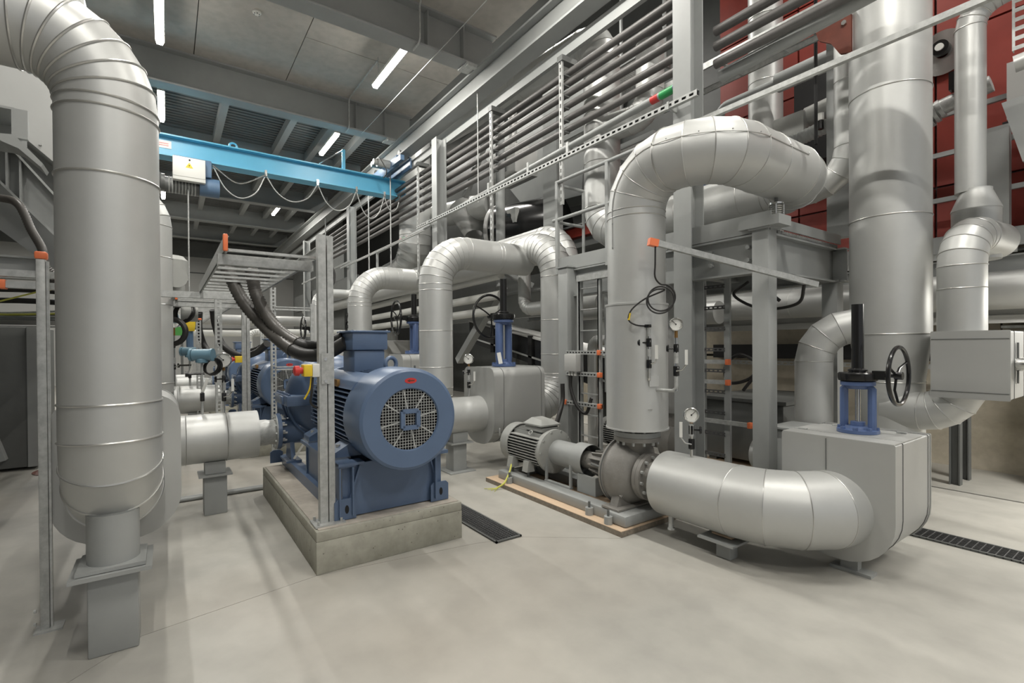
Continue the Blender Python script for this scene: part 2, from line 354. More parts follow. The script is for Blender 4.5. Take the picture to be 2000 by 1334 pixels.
# trims: drains set in the floor
def drain(label, a, b, bars, cross, at):
    t = thing('floor_drain', label, 'drain', at)
    (x0, y0), (x1, y1) = a, b
    MB().box((x0, y0, .001), (x1, y1, .003)).build('channel', DARK, t)  # black plate laid on the slab stands in for the shaded depth
    f = MB(); w = .014
    f.box((x0, y0, .001), (x1, y0 + w, .014)).box((x0, y1 - w, .001), (x1, y1, .014)).box((x0, y0, .001), (x0 + w, y1, .014)).box((x1 - w, y0, .001), (x1, y1, .014)); f.build('frame', GREYD, t)
    g = MB()
    for i in range(1, bars): x = x0 + (x1 - x0) * i / bars; g.box((x - .003, y0, .003), (x + .003, y1, .012))
    for i in range(1, cross): y = y0 + (y1 - y0) * i / cross; g.box((x0, y - .002, .005), (x1, y + .002, .011))
    g.build('grating', GALVD if bars > 40 else GREYD, t, kind='stuff')
drain('dark slotted floor drain beside the concrete plinth of the near blue motor', (-4.3, 2.03), (-3.1, 2.27), 46, 9, (-3.7, 2.15, 0))
drain('long dark slotted floor drain running right from the angled valve box', (-1.6, 4.72), (1.0, 4.96), 62, 8, (-.3, 4.84, 0))
# manhole
o = MB().cyl((-8.2, -1.05, .001), (-8.2, -1.05, .006), .3, n=32).build('manhole_cover', RUST, None, at=(-8.2, -1.05, 0)); tag(o, 'round rust brown cover flush in the floor left of the riser pipe', 'cover')
# lamps
def batten(x, y, z, label, group=None):
    t = thing('batten_lamp', label, 'lamp', (x, y, z), group)
    MB().box((x - .67, y - .055, z + .01), (x + .67, y + .055, z + .06)).build('housing', WHITE, t)
    MB().prism([(y - .05, z + .01), (y - .035, z - .035), (y + .035, z - .035), (y + .05, z + .01)], 'x', x - .66, x + .66).build('diffuser', LIT, t)
    for dx in (-.5, .5): MB().cyl((x + dx, y, z + .06), (x + dx, y, ZC - .03 if y < 4.4 else (ZC + 2.38 if z > 3 else 2.38)), .006, n=6).build('hanger', GALV, t)
far = {(-7.6, 2.98): 'lit batten lamp hanging over the concrete ceiling bay near the runway beam', (-8.2, -.04): 'lit batten lamp at the top edge above the tall riser pipe', (-11.2, -.04): 'lit batten lamp beside the riser elbow, just above the blue crane girder', (-11.2, 2.98): 'lit batten lamp just above the middle of the blue crane girder', (-17.3, -.04): 'small lit batten lamp under the crane hoist, far down the hall', (-17.5, 2.98): 'small lit batten lamp far down the hall below the crane cable loops'}
for x, y, z in LAMPS:
    if (x, y) in far: batten(x, y, z, far[(x, y)])
    else: batten(x, y, z, 'lit batten lamp out of sight of the camera, row continued or added to light the far hall', 'hall batten lamps out of view')
for x, y, z in LAMPS2: batten(x, y, z, 'lit batten lamp high over the boiler bay' if z > 3 else 'lit batten lamp under the walkway beside the concrete wall', 'boiler bay batten lamps' if z > 3 else 'walkway batten lamps')
t = thing('smoke_detector', 'round white smoke detector on the concrete ceiling', 'detector', (-8.0, .66, ZC))
c_ = (-8.05, 1.13, ZC)
t.location = c_; OFF[t] = V(c_)
MB().lathe(c_, (0, 0, -1), [(.055, 0), (.06, .02), (.045, .035), (.03, .05), (.0, .055)], 24).build('housing', WHITE, t)
for i in range(6): a = i * pi / 3; MB().box((c_[0] + .034 * cos(a) - .007, c_[1] + .034 * sin(a) - .007, ZC - .047), (c_[0] + .034 * cos(a) + .007, c_[1] + .034 * sin(a) + .007, ZC - .036)).build('vent', BLACK, t)
# conduits on the beams
for i, (x, lab) in enumerate(((-9.75, 'thin grey conduit bent down over the far ceiling beam'), (-6.45, 'thin grey conduit bent down over the near ceiling beam'))):
    o = MB().tube(tubepath([(x + 1.6, 2.98, 6.38), (x + .02, 2.98, 6.4), (x + .02, 2.98, 5.83), (x - .22, 2.98, 5.83)], .08), .013, 8).build('conduit', GALV, None, at=(x, 2.98, 5.83)); tag(o, lab, 'conduit')
o = MB().tube([(-2, 3.35, 5.84), (-9.8, 3.25, 5.80)], .006, 6).build('guy_wire', GALV, None, at=(-9.9, 3.25, 6.0)); tag(o, 'thin straight wire stretched below the concrete ceiling toward the runway beam', 'wire')
# runway beam of the crane
rw = thing('crane_runway_beam', 'long grey crane runway beam crossing under the ceiling beams', 'beam', (-10, 4.07, 5.46))
MB().bar((-27, 4.075, 5.475), (5, 4.075, 5.475), .25, .03).build('bottom_flange', GREY, rw)
MB().bar((-27, 4.075, 5.65), (5, 4.075, 5.65), .016, .34).build('web', GREY, rw)
MB().bar((-27, 4.075, 5.82), (5, 4.075, 5.82), .22, .03).build('top_flange', GREY, rw)
o = MB().bar((-27, 4.24, 5.30), (5, 4.24, 5.30), .06, .16).build('tie_beam', GREY, None, at=(-10, 4.24, 5.3)); tag(o, 'dark grey tie beam running just below the crane runway beam', 'beam')
# columns
for x, lab in ((-2.82, 'grey steel column standing behind the tall grey pump riser'), (-7.98, 'grey steel column left of the slotted rail end, under the runway beam'), (-13.1, 'grey steel column behind the galvanised post of the cable ladder'), (-18.2, 'farthest grey steel column of the runway row')):
    c = thing('steel_column', lab, 'column', (x, 4.05, 0))
    MB().box((x - .095, 3.95, 0), (x + .095, 3.963, 5.24)).build('front_flange', GREY, c); MB().box((x - .095, 4.137, 0), (x + .095, 4.15, 5.24)).build('rear_flange', GREY, c)
    MB().box((x - .006, 3.963, 0), (x + .006, 4.137, 5.24)).build('web', GREY, c); MB().box((x - .15, 3.9, 0), (x + .15, 4.2, .02)).build('base_plate', GREY, c)
# ---------------------------------------------------------------- crane
cg = thing('crane_girder', 'bright blue overhead crane girder spanning the hall', 'crane', (-10.37, 0, 4.8))
MB().box((-10.52, -6.5, 4.8), (-10.22, 4.35, 4.825)).build('bottom_flange', CYAN, cg); MB().box((-10.50, -6.5, 5.155), (-10.24, 4.35, 5.18)).build('top_flange', CYAN, cg)
MB().box((-10.382, -6.5, 4.825), (-10.358, 4.35, 5.155)).build('web', CYAN, cg)
MB().box((-10.50, 4.35, 4.81), (-10.24, 4.37, 5.17)).build('end_plate', CYAN, cg)
MB().torus((-10.37, 1.04, 5.23), (1, 0, 0), .06, .018, 20, 8).build('lifting_eye', CYAN, cg)
MB().box((-10.21 - .15, -.35, 4.96), (-10.205 - .145, .1, 5.09)).build('name_plate', WHITE, cg)
for z in (5.0, 5.035): MB().box((-10.35, -.3, z), (-10.347, .06, z + .012)).build('plate_lettering', REDP, cg)
MB().box((-10.40, 3.02, 5.18), (-10.34, 3.08, 5.62)).build('rail_sweep_post', CYAN, cg)
MB().tube([(-10.37, 2.5, 5.19), (-10.37, 3.03, 5.6)], .012, 8).build('stay_rod', CHROME, cg)
ct = thing('crane_end_truck', 'blue crane end truck with motors under the runway beam', 'crane part', (-10.3, 4.05, 5.2))
MB().box((-11.2, 3.86, 5.2), (-9.5, 3.92, 5.42), .01).build('side_plate', CYAND, ct); MB().box((-11.2, 4.16, 5.2), (-9.5, 4.20, 5.42), .01).build('side_plate', CYAND, ct)
for x in (-9.6, -11.0):
    for y in (3.97, 4.18): MB().cyl((x, y - .02, 5.50), (x, y + .02, 5.50), .065, n=20).build('wheel', CHROME, ct)
MB().cyl((-9.9, 3.6, 5.33), (-9.9, 3.9, 5.33), .085, n=20).build('travel_motor', GALV, ct); MB().cyl((-9.9, 3.52, 5.33), (-9.9, 3.6, 5.33), .06, n=16).build('motor_cap', MOTG, ct)
MB().bar((-9.6, 3.84, 5.25), (-9.15, 3.84, 5.25), .08, .1).build('buffer_arm', CYAND, ct)
MB().cyl((-10.3, 3.62, 5.42), (-10.3, 3.84, 5.42), .06, n=16).build('travel_gear', GREYD, ct); MB().tube(bez([(-9.9, 3.6, 5.4), (-9.6, 3.55, 5.3), (-9.5, 3.65, 5.05), (-9.8, 3.7, 5.0)], 5), .01, 6).build('motor_cable', RUB, ct)
ho = thing('crane_hoist', 'blue crane hoist hanging under the girder with cable drum', 'hoist', (-10.2, .35, 4.2))
MB().box((-10.45, .12, 4.50), (-10.1, .68, 4.80), .02).build('trolley_frame', CYAND, ho)
MB().cyl((-10.3, .0, 4.33), (-10.3, .5, 4.33), .13, n=24).build('rope_drum', GREYD, ho)
for i in range(9): MB().torus((-10.3, .06 + i * .047, 4.33), (0, 1, 0), .13, .012, 24, 6).build('drum_groove', GALV, ho)
MB().cyl((-10.25, .5, 4.36), (-10.25, .80, 4.36), .16, n=28).build('hoist_motor', CYAND, ho)
MB().cyl((-10.3, -.35, 4.36), (-10.3, .0, 4.36), .14, n=20).build('brake_motor', GREYD, ho)
for i in range(7): MB().torus((-10.3, -.33 + i * .045, 4.36), (0, 1, 0), .14, .012, 24, 6).build('cooling_ring', GREYD, ho)
MB().box((-10.12, .2, 4.66), (-10.06, .5, 4.72)).build('reflector', ORANGE, ho)
cb = thing('hoist_control_box', 'white control box with yellow warning triangle on the crane hoist', 'control box', (-10.05, .36, 4.42))
MB().box((-10.13, .11, 4.36), (-10.0, .58, 4.755), .008).build('enclosure', WHITE, cb); MB().box((-10.0, .115, 4.42), (-9.993, .575, 4.75), .003).build('door', WHITE, cb)
MB().cyl((-9.993, .35, 4.71), (-9.985, .35, 4.71), .014, n=12).build('lock', BLACK, cb)
MB().prism([(.29, 4.575), (.40, 4.575), (.345, 4.67)], 'x', -9.993, -9.990).build('warning_triangle', YELLOW, cb)
MB().prism([(.35, 4.642), (.336, 4.612), (.346, 4.612), (.337, 4.585), (.358, 4.618), (.348, 4.618)], 'x', -9.990, -9.989).build('warning_bolt', BLACK, cb)
o = MB().tube([(-10.2, .33, 4.3), (-10.2, .33, 2.25)], .012, 8).build('pendant_cable', GALV, None, at=(-10.2, .33, 2.25)); tag(o, 'thin grey hoist rope hanging straight down to the yellow hook block', 'cable')
fc = thing('festoon_cable', 'grey festoon cable hanging in loops below the blue crane girder', 'cable', (-10.2, 2, 4.5))
ytr = [.7, 1.55, 2.48, 3.25, 3.85, 4.2]
for a, b, dp in zip(ytr, ytr[1:], (.5, .42, .46, .52, .3)):
    MB().tube(bez([(-10.17, a, 4.74), (-10.17, a + (b - a) * .22, 4.74 - dp * .72), (-10.17, (a + b) / 2, 4.74 - dp), (-10.17, a + (b - a) * .8, 4.74 - dp * .72), (-10.17, b, 4.74)], 8), .011, 8).build('cable_loop', GALV, fc)
MB().tube(bez([(-10.15, .7, 4.74), (-10.15, 1.1, 4.5), (-10.15, 1.55, 4.74)], 8), .013, 8).build('safety_chain', CHROME, fc)
for y in ytr[1:]: MB().box((-10.2, y - .02, 4.72), (-10.14, y + .02, 4.83)).build('cable_trolley', CHROME, fc)
# ================================================================ near pipework
def rounded(w0, w1, z0, z1, rb, rt, n=8):
    p = []
    for (cx, cz, r, a0) in ((w1 - rb, z0 + rb, rb, -90), (w1 - rt, z1 - rt, rt, 0), (w0 + rt, z1 - rt, rt, 90), (w0 + rb, z0 + rb, rb, 180)):
        for k in range(n + 1):
            a = radians(a0 + 90 * k / n); p.append((cx + r * cos(a), cz + r * sin(a)))
    return p
def valve_box(label, ax, w0, w1, z0, z1, rb, rt, a, b, split=None, group=None):
    c = ((a + b) / 2, (w0 + w1) / 2) if ax == 'x' else ((w0 + w1) / 2, (a + b) / 2)
    t = thing('insulation_box', label, 'box', (c[0], c[1], z0), group)
    MB().prism(rounded(w0, w1, z0, z1, rb, rt), ax, a + .004, b - .004).build('body', SHEET, t)
    e = .006; pf = rounded(w0 - e, w1 + e, z0 - e, z1 + e, rb, rt)
    for q in (a, b): MB().prism(pf, ax, q - .004, q + .004).build('end_panel', SHEET, t)
    m = (a + b) / 2 + (.12 if ax == 'y' else 0)
    if ax == 'y':
        k = MB(); k.prism(rounded(w0 - .003, w1 + .003, z0 - .003, z1 + .003, rb, rt), ax, a + .14, a + .145); k.build('panel_joint', GREYD, t)
        MB().prism(rounded(w0 - .003, w1 + .003, z0 - .003, z1 + .003, rb, rt), ax, b - .05, b - .045).build('panel_joint', GREYD, t)
    if split:
        if ax == 'y':
            MB().box((w1 - .001, a, split - .003), (w1 + .004, b, split + .003)).build('split_line', GREYD, t)
            for q in (a + .06, b - .1): MB().box((w1, q, split - .04), (w1 + .018, q + .018, split + .05), .003).build('latch', GALV, t)
    return t
# tall riser on the left
pipe('riser_pipe', 'tall fat silver riser pipe in the left foreground with a swept elbow', [(-3.2, -2.4, 3.06), (-3.2, -.23, 3.03), (-3.2, -.23, .72), (-3.62, -.23, .72)], .207, rb=.33, gores=[7, 4], cuts={0: [.62, .93], 1: [.03, .22, .89]}, bead=.006, caps=False)
t = thing('pipe_support', 'grey pipe foot on a square post under the left foreground riser', 'support', (-3.2, -.226, 0))
MB().cyl((-3.2, -.23, .437), (-3.2, -.23, .68), .107, n=36).build('stub', GREY, t)
MB().box((-3.335, -.365, .419), (-3.065, -.095, .437)).build('slide_plate', GREY, t); MB().box((-3.36, -.39, .397), (-3.04, -.07, .416)).build('top_plate', GREY, t)
MB().box((-3.30, -.325, 0), (-3.1, -.127, .397), .008).build('post', GREY, t)
def suction(dx, labs):
    valve_box(labs[0], 'x', -.52, .06, .40, 1.22, .24, .14, -4.2 + dx, -3.6 + dx)
    pipe('suction_pipe', labs[1], [(-4.2 + dx, -.23, .68), (-5.25 + dx, -.23, .68), (-5.25 + dx, .70, .68)], .22, rb=.36, gores=5, cuts={1: [.55]}, bead=.004, fine=dx == 0)
    t = thing('reducer_flange', labs[2], 'flange', (-5.25 + dx, .84, .46))
    MB().lathe((-5.25 + dx, .70, .68), (0, 1, 0), [(.125, 0), (.125, .08), (.118, .10), (.118, .15), (.17, .156), (.17, .165), (.10, .165)], 36).build('flange', GALV, t)
    for k in range(12):
        a = k * pi / 6; MB().cyl((-5.25 + dx + .145 * cos(a), .84, .68 + .145 * sin(a)), (-5.25 + dx + .145 * cos(a), .945, .68 + .145 * sin(a)), .011, n=8).build('bolt', GALV, t)
    t = thing('pipe_support', labs[3], 'support', (-5.24 + dx, .35, 0))
    MB().box((-5.335 + dx, .26, 0), (-5.145 + dx, .44, .35), .006).build('post', GREY, t); MB().box((-5.38 + dx, .22, .35), (-5.10 + dx, .48, .365)).build('top_plate', GREY, t); MB().box((-5.33 + dx, .27, .368), (-5.15 + dx, .43, .475)).build('saddle', GREY, t)
suction(0, ('silver insulation box with rounded corners behind the foot of the left riser', 'fat silver suction pipe lying toward the nearest blue pump', 'bolted grey pipe end flange at the nearest blue pump', 'short grey post under the nearest suction pipe'))
suction(-4.15, ('silver insulation box of the second pump, half hidden by the left riser', 'second silver suction pipe, behind the nearest one', 'grey pipe end flange at the second blue pump', 'short grey post under the second suction pipe'))
suction(-8.3, ('silver insulation box of the third pump, deep behind the left riser', 'third silver suction pipe, farthest down the row', 'grey pipe end flange at the third blue pump', 'short grey post under the third suction pipe'))
for dx, lab in ((-4.15, 'slimmer silver riser pipe just visible behind the left foreground riser'), (-8.3, 'farthest silver riser pipe behind the left foreground riser')):
    pipe('riser_pipe', lab, [(-3.25 + dx, -1.6, 3.35), (-3.25 + dx, -.12, 3.35), (-3.25 + dx, -.12, .72), (-3.62 + dx, -.12, .72)], .19, rb=.36, gores=6, cuts={1: [.2, .5]}, fine=False)
# discharge of the nearest blue pump
pipe('discharge_pipe', 'short silver discharge pipe between the blue motor and the latched insulation box', [(-5.25, 1.86, .66), (-5.25, 3.3, .66)], .22, bead=0)
t = thing('pipe_support', 'grey post with plate under the discharge pipe right of the blue motor', 'support', (-5.24, 2.86, 0))
MB().box((-5.34, 2.77, 0), (-5.14, 2.95, .34), .006).build('post', GREY, t); MB().box((-5.40, 2.71, .34), (-5.08, 3.01, .355)).build('top_plate', GREY, t); MB().box((-5.35, 2.76, .357), (-5.13, 2.96, .47)).build('saddle', GREY, t); MB().box((-5.42, 2.69, 0), (-5.06, 3.03, .014)).build('base_plate', GREY, t)
valve_box('silver insulation box with two latches between blue motor and grey column', 'y', -5.62, -4.91, .29, 1.235, .3, .11, 3.2, 3.97, split=.46)
pipe('header_pipe', 'silver header pipe rising behind the grey column and turning along the hall', [(-5.25, 3.97, .66), (-5.25, 4.48, .66), (-5.25, 4.48, 2.92), (-20, 4.48, 2.92)], .225, rb=.46, gores=9, cuts={1: [.2, .55], 2: [.02, .03]}, bead=.004)
pipe('header_pipe', 'second silver header pipe, partly hidden behind and above the first', [(-5.62, 4.98, 1.2), (-5.62, 4.98, 3.2), (-14, 4.98, 3.2)], .21, rb=.5, gores=8, cuts={0: [.4]}, bead=.004)
pipe('bypass_pipe', 'broad silver vertical pipe with swept elbow right behind the blue fan cowl', [(-6.9, 2.93, .5), (-5.9, 2.93, .5), (-5.9, 2.93, 2.78), (-5.9, 4.44, 2.78)], .222, rb=.46, gores=9, cuts={1: [.2, .55, .94], 2: [.45, .5]}, bead=.0035)
pipe('bypass_pipe', 'silver arched pipe rising behind the blue terminal box', [(-10.2, 2.99, .5), (-9.2, 2.99, .5), (-9.2, 2.99, 2.84), (-9.2, 4.44, 2.84)], .215, rb=.5, gores=10, cuts={1: [.5, .95], 2: [.2, .3, .6, .7]}, bead=.0035)
pipe('bypass_pipe', 'far pale vertical pipe left of the galvanised tray post', [(-13.5, 2.99, .5), (-12.5, 2.99, .5), (-12.5, 2.99, 2.84), (-12.5, 4.44, 2.84)], .11, rb=.3, gores=6, fine=False)
# the tall grey riser on the right pump, U-bend over the platform
t = thing('pump_riser_pipe', 'big satin silver pump riser arching over the platform and back behind the grey column', 'pipe', (-2.79, 3.27, .78))
mb = MB().lathe((-2.79, 3.27, .80), (0, 0, 1), [(.15, 0), (.262, .0), (.262, .012), (.256, .012), (.256, 1.03), (.262, 1.03), (.262, 1.045), (.235, 1.05)], 64); mb.build('lower_jacket', ALU, t)
MB().box((-2.557, 3.13, .98), (-2.552, 3.35, .985)).build('jacket_seam', BEAD, t)
pipe('', '', [(-2.79, 3.27, 1.84), (-2.79, 3.27, 2.97), (-2.07, 3.27, 2.97), (-2.07, 4.78, 2.97), (-4.65, 4.78, 2.97), (-4.65, 4.78, 5.6), (-9.5, 4.78, 6.0)], .24, rb=.355, gores=4, cuts={0: [.93], 2: [.4], 3: [.12, .5], 4: [.3, .6], 5: [.1, .3, .34]}, root=t, bead=.0045)
sl = []; rb_ = .355; zz = 2.97; X0, X1, Y0 = -2.79, -2.07, 3.27; A_ = radians(12)
def sp(c_, o1, o2): sl.append(V(c_) + (V(o1) * cos(A_) + V(o2) * sin(A_)) * .2425)
for k in range(4): sp((X0, Y0, 2.3 + k * .1), (0, -1, 0), (-1, 0, 0))
for k in range(9): th = k * pi / 16; sp((X0 + rb_ - rb_ * cos(th), Y0, zz - rb_ + rb_ * sin(th)), (0, -1, 0), (-cos(th), 0, sin(th)))
for k in range(9): th = k * pi / 16; sp((X1 - rb_ + rb_ * sin(th), Y0 + rb_ - rb_ * cos(th), zz), (sin(th), -cos(th), 0), (0, 0, 1))
for k in range(5): sp((X1, Y0 + rb_ + k * .15, zz), (1, 0, 0), (0, 0, 1))
MB().tube(sl, .004, 6).build('long_seam', BEAD, t)
for p in sl[::2]: MB().ball(p + V((.003, -.003, .012)), .006, 6).build('screw', GALV, t)
# outlet pipe of the right pump, elbow into the angled valve box
pipe('suction_elbow_pipe', 'fat silver pipe sweeping from the grey pump into the big valve box, right foreground', [(-2.49, 3.27, .40), (-1.42, 3.27, .40), (-1.42, 3.8, .40)], .25, rb=.47, gores=4, cuts={}, bead=.0035)
t = valve_box('large silver valve box with rounded base in the right foreground', 'y', -1.75, -1.09, .085, .872, .30, .012, 3.62, 4.29)
MB().box((-1.47, 3.611, .655), (-1.466, 3.617, .866)).build('panel_joint', GREYD, t)
MB().box((-1.752, 3.62, .874), (-1.09, 3.78, .880)).build('lid_panel', SHEET, t); MB().box((-1.752, 3.79, .874), (-1.09, 4.12, .880)).build('lid_panel', SHEET, t)
for x, y in ((-1.69, 3.785), (-1.2, 4.125), (-1.6, 4.125)): MB().box((x - .03, y - .012, .88), (x + .03, y + .012, .89), .003).build('latch', GALV, t)
t = thing('pipe_support', 'low grey T support under the right foreground elbow pipe', 'support', (-1.95, 3.22, 0))
MB().box((-2.0, 3.17, 0), (-1.89, 3.27, .12), .01).build('post', GREY, t); MB().box((-2.10, 3.1, .12), (-1.83, 3.36, .135)).build('top_plate', GREY, t); MB().box((-2.05, 3.2, .14), (-1.9, 3.34, .155)).build('shim', WOOD, t)
o = MB().box((-1.46, 3.64, .0), (-1.22, 3.74, .02)).box((-1.40, 3.66, .02), (-1.30, 3.72, .083)).build('foot_rail', GREY, None, at=(-1.3, 3.74, 0)); tag(o, 'grey steel foot rail under the big valve box', 'support')
t = thing('probe_tube', 'thin drain stub under the right foreground pipe', 'stub', (-2.3, 3.2, .1)); MB().cyl((-2.36, 3.15, .10), (-2.36, 3.15, .19), .02, n=12).build('tube', GALV, t); MB().cyl((-2.36, 3.15, .085), (-2.36, 3.15, .10), .028, n=6).build('cap', GALV, t)
# big tapered vertical pipe and branches
def elb(name, label, pts, r, **k): return pipe(name, label, pts, r, **k)
t = thing('column_pipe', 'widest vertical silver pipe, standing behind the valve handwheel', 'pipe', (-1.6, 5.2, .3))
q = (-1.6, 5.2, 0)
for z0, z1, ra, rb_ in ((.25, 1.17, .245, .245), (1.17, 1.58, .245, .292), (1.58, 2.58, .292, .292), (2.58, 3.66, .292, .292), (3.66, 4.9, .292, .292), (4.9, 8.8, .292, .292)):
    seg_piece(t, (V((q[0], q[1], z0)), V((0, 0, 1))), (V((q[0], q[1], z1)), V((0, 0, 1))), ra, ALU, 'pipe_section', 64, rb=rb_)
for z, r in ((1.17, .246), (1.58, .293), (2.58, .293), (3.66, .293), (4.9, .293)): MB().torus((q[0], q[1], z), (0, 0, 1), r, .005, 64, 6).build('seam_band', BEAD, t)
MB().box((-1.66, 4.9, 4.42), (-1.42, 4.93, 4.8)).build('clamp_jacket', ALUD, t)
MB().prism([(-2.10, 4.436), (-1.80, 4.41), (-1.80, 4.07), (-1.89, 4.10), (-1.96, 4.226), (-2.06, 4.30)], 'y', 4.95, 4.985).build('red_bracket', RUST, t, label='rust red welded bracket'); MB().cyl((-1.85, 4.93, 4.35), (-1.85, 4.95, 4.35), .022, n=6).build('bracket_bolt', CHROME, t)
pipe('drain_elbow_pipe', 'silver elbow curving from the widest pipe up into the square box at the right edge', [(-1.6, 5.1, .94), (-1.10, 5.1, .94), (-1.10, 5.1, 1.2)], .155, rb=.25, gores=5, bead=.0035)
t = valve_box('square silver box on the smaller vertical pipe at the right edge', 'y', -1.235, -.80, 1.085, 1.585, .01, .01, 4.9, 5.42)
for z in (1.53, 1.13): MB().box((-1.235, 4.892, z - .002), (-.8, 4.896, z + .002)).build('panel_joint', GREYD, t)
MB().box((-.795, 5.1, 1.2), (-.785, 5.12, 1.5)).build('hinge_strip', GREYD, t); MB().cyl((-.80, 5.1, 1.34), (-.70, 5.1, 1.34), .05, n=20).build('spindle', CHROME, t); MB().cyl((-.74, 5.1, 1.34), (-.715, 5.1, 1.34), .075, n=20).build('spindle_flange', GREYD, t)
pipe('bend_pipe', 'silver pipe rising from the square box and doubling back under the thinner one', [(-1.10, 5.1, 1.58), (-1.10, 5.1, 2.36), (-1.02, 5.75, 2.36)], .15, rb=.26, gores=5, cuts={0: [.66]}, bead=.004)
t = pipe('thin_riser_pipe', 'thinner silver riser with a bent top at the right edge', [(-1.155, 5.62, 2.78), (-1.155, 5.62, 4.35), (-.2, 5.72, 4.55)], .102, rb=.22, gores=4, cuts={0: [], 1: [.25]}, bead=.004)
MB().lathe((-1.12, 5.62, 2.20), (0, 0, 1), [(.16, 0), (.16, .42), (.163, .42), (.163, .43), (.105, .58), (.105, .6)], 48, cap0=True).build('reducer', ALU, t)
pipe('side_elbow_pipe', 'silver pipe arching from the left into the widest vertical pipe', [(-2.1, 4.92, .3), (-2.1, 4.92, 1.66), (-1.62, 5.14, 1.66)], .155, rb=.32, gores=4, cuts={}, bead=.0035)
pipe('cross_pipe', 'silver elbowed pipe passing from the arch end up beside the widest pipe', [(-2.5, 5.4, 3.05), (-1.98, 5.4, 3.08), (-1.98, 5.4, 8.6)], .125, rb=.34, gores=4, cuts={1: [.12]}, bead=.0035)
pipe('cross_pipe', 'thin silver pipe stub behind the bent riser top at the right edge', [(-.95, 6.0, 3.9), (.2, 6.1, 4.05)], .07, bead=.003)
# posts at the right edge
t = thing('twin_posts', 'dark twin steel posts standing under the silver elbow by the concrete wall', 'post', (-1.53, 6.95, 0))
for y in (6.82, 7.16): MB().ibeam((-1.52, y, 0), (-1.52, y, 1.0), .09, .09, .012, .01, up=(1, 0, 0)).build('post', GREYD, t)
o = MB().box((-1.0, 7.3, 0), (-.6, 7.6, 2.2), .01).build('grey_pier', WALLG, None, at=(-.8, 7.45, 0)); tag(o, 'pale grey pier at the far right edge before the concrete wall', 'pier')

for k, (y0, z, lab) in enumerate(((0, .022, 'thin grey conduit lying on the floor between left riser and plinth, nearer one'), (.06, .02, 'thin grey conduit lying on the floor between left riser and plinth, farther one'))):
    o = MB().cyl((-5.75 - y0, -.3, z), (-5.75 - y0, .9, z), .02, n=10).build('floor_conduit', GREY, None, at=(-5.75 - y0, .3, 0)); tag(o, lab, 'conduit')
# ================================================================ blue pump units (first built in full, the others copied)
def motor(t, ax_y, ax_z, xf, s, R, L, cowl, m, mfin, grille=True, nf=9, foot=0, fin_h=.05, cowl_r=None, pitch=None):
    """fan-cooled motor along X; xf is the fan-end face, s=-1 when the motor extends toward -X from it"""
    cr = cowl_r or R * 1.06; o = (xf, ax_y, ax_z); A = (s, 0, 0); rg = cr * .59
    MB().lathe(o, A, [(rg, .012), (rg + .008, 0), (cr * .93, 0), (cr * .985, .012), (cr, .035), (cr, cowl), (cr - .01, cowl), (cr - .01, .05)], 72).build('fan_cowl', m, t, angle=25)
    MB().cyl((xf + s * .10, ax_y, ax_z), (xf + s * .11, ax_y, ax_z), rg * 1.3, n=32).build('cowl_shade_disc', DARK, t)  # black disc stands in for the shade inside the cowl
    if grille:
        g = MB(); n = 21
        for i in range(1, n):
            q = -rg + 2 * rg * i / n; h = sqrt(max(rg * rg - q * q, 0)); xx = xf + s * .016
            g.bar((xx, ax_y - h, ax_z + q), (xx, ax_y + h, ax_z + q), .0035, .0035); g.bar((xx, ax_y + q, ax_z - h), (xx, ax_y + q, ax_z + h), .0035, .0035, up=(1, 0, 0))
        g.build('wire_grille', GALV, t, kind='stuff')
        r0 = MB().bar((xf + s * .02, ax_y, ax_z + rg * .3), (xf + s * .02, ax_y, ax_z + rg), .008, .012, up=(1, 0, 0)).build('grille_rib', GALV, t)
        # eight ribs share one mesh, turned about the axis
        me = r0.data; me.transform(Matrix.Translation(-(V(o) - OFF[t]))); r0.location = V(o) - OFF[t]
        for k in range(1, 8): copy_part(r0, t, rot=(k * pi / 4 + .2, 0, 0))
        r0.rotation_euler = (.2, 0, 0)
        h = MB(); q = rg * .27
        for a, b in (((-q, -q), (-q, q)), ((-q, q), (q, q)), ((q, q), (q, -q)), ((q, -q), (-q, -q))): h.bar((xf + s * .004, ax_y + a[0] * 1.0, ax_z + a[1]), (xf + s * .004, ax_y + b[0], ax_z + b[1]), .03, .03, up=(1, 0, 0))
        h.build('hub_frame', m, t)
    xb0 = xf + s * (cowl - .02); xb1 = xf + s * L
    MB().cyl((xb0, ax_y, ax_z), (xb1, ax_y, ax_z), R * .80, n=48).build('motor_body', mfin, t)
    zf = R * .62; p = pitch or 2 * zf / nf; rows = int(2 * zf / p)
    for sd in (-1, 1):
        for i in range(rows + 1):
            q = -zf + i * p; yi = sqrt((R * .78) ** 2 - q * q); yo = min(sqrt(R * R - q * q) + fin_h * .3, R)
            MB().box((min(xb0, xb1), ax_y + (sd * yi if sd > 0 else -yo), ax_z + q - .004), (max(xb0, xb1), ax_y + (yo if sd > 0 else -yi), ax_z + q + .004)).build('cooling_fin', m, t)
    for i in range(rows + 1):
        q = -zf * .8 + i * p * .8; zi = sqrt((R * .78) ** 2 - q * q); zo = sqrt(R * R - q * q) - .01
        MB().box((min(xb0, xb1), ax_y + q - .004, ax_z + zi), (max(xb0, xb1), ax_y + q + .004, ax_z + zo)).build('cooling_fin', m, t)
    MB().lathe((xb1, ax_y, ax_z), (s, 0, 0), [(R * .8, -.03), (R * .98, -.03), (R * .98, .03), (R * .75, .07), (R * .3, .09)], 48, cap1=True).build('end_shield', m, t)
def arrow2(y, z, l, h): return [(y - l, z), (y - l * .2, z + h), (y - l * .2, z + h * .4), (y + l, z + h * .4), (y + l, z - h * .4), (y - l * .2, z - h * .4), (y - l * .2, z - h)]
PX = -5.25
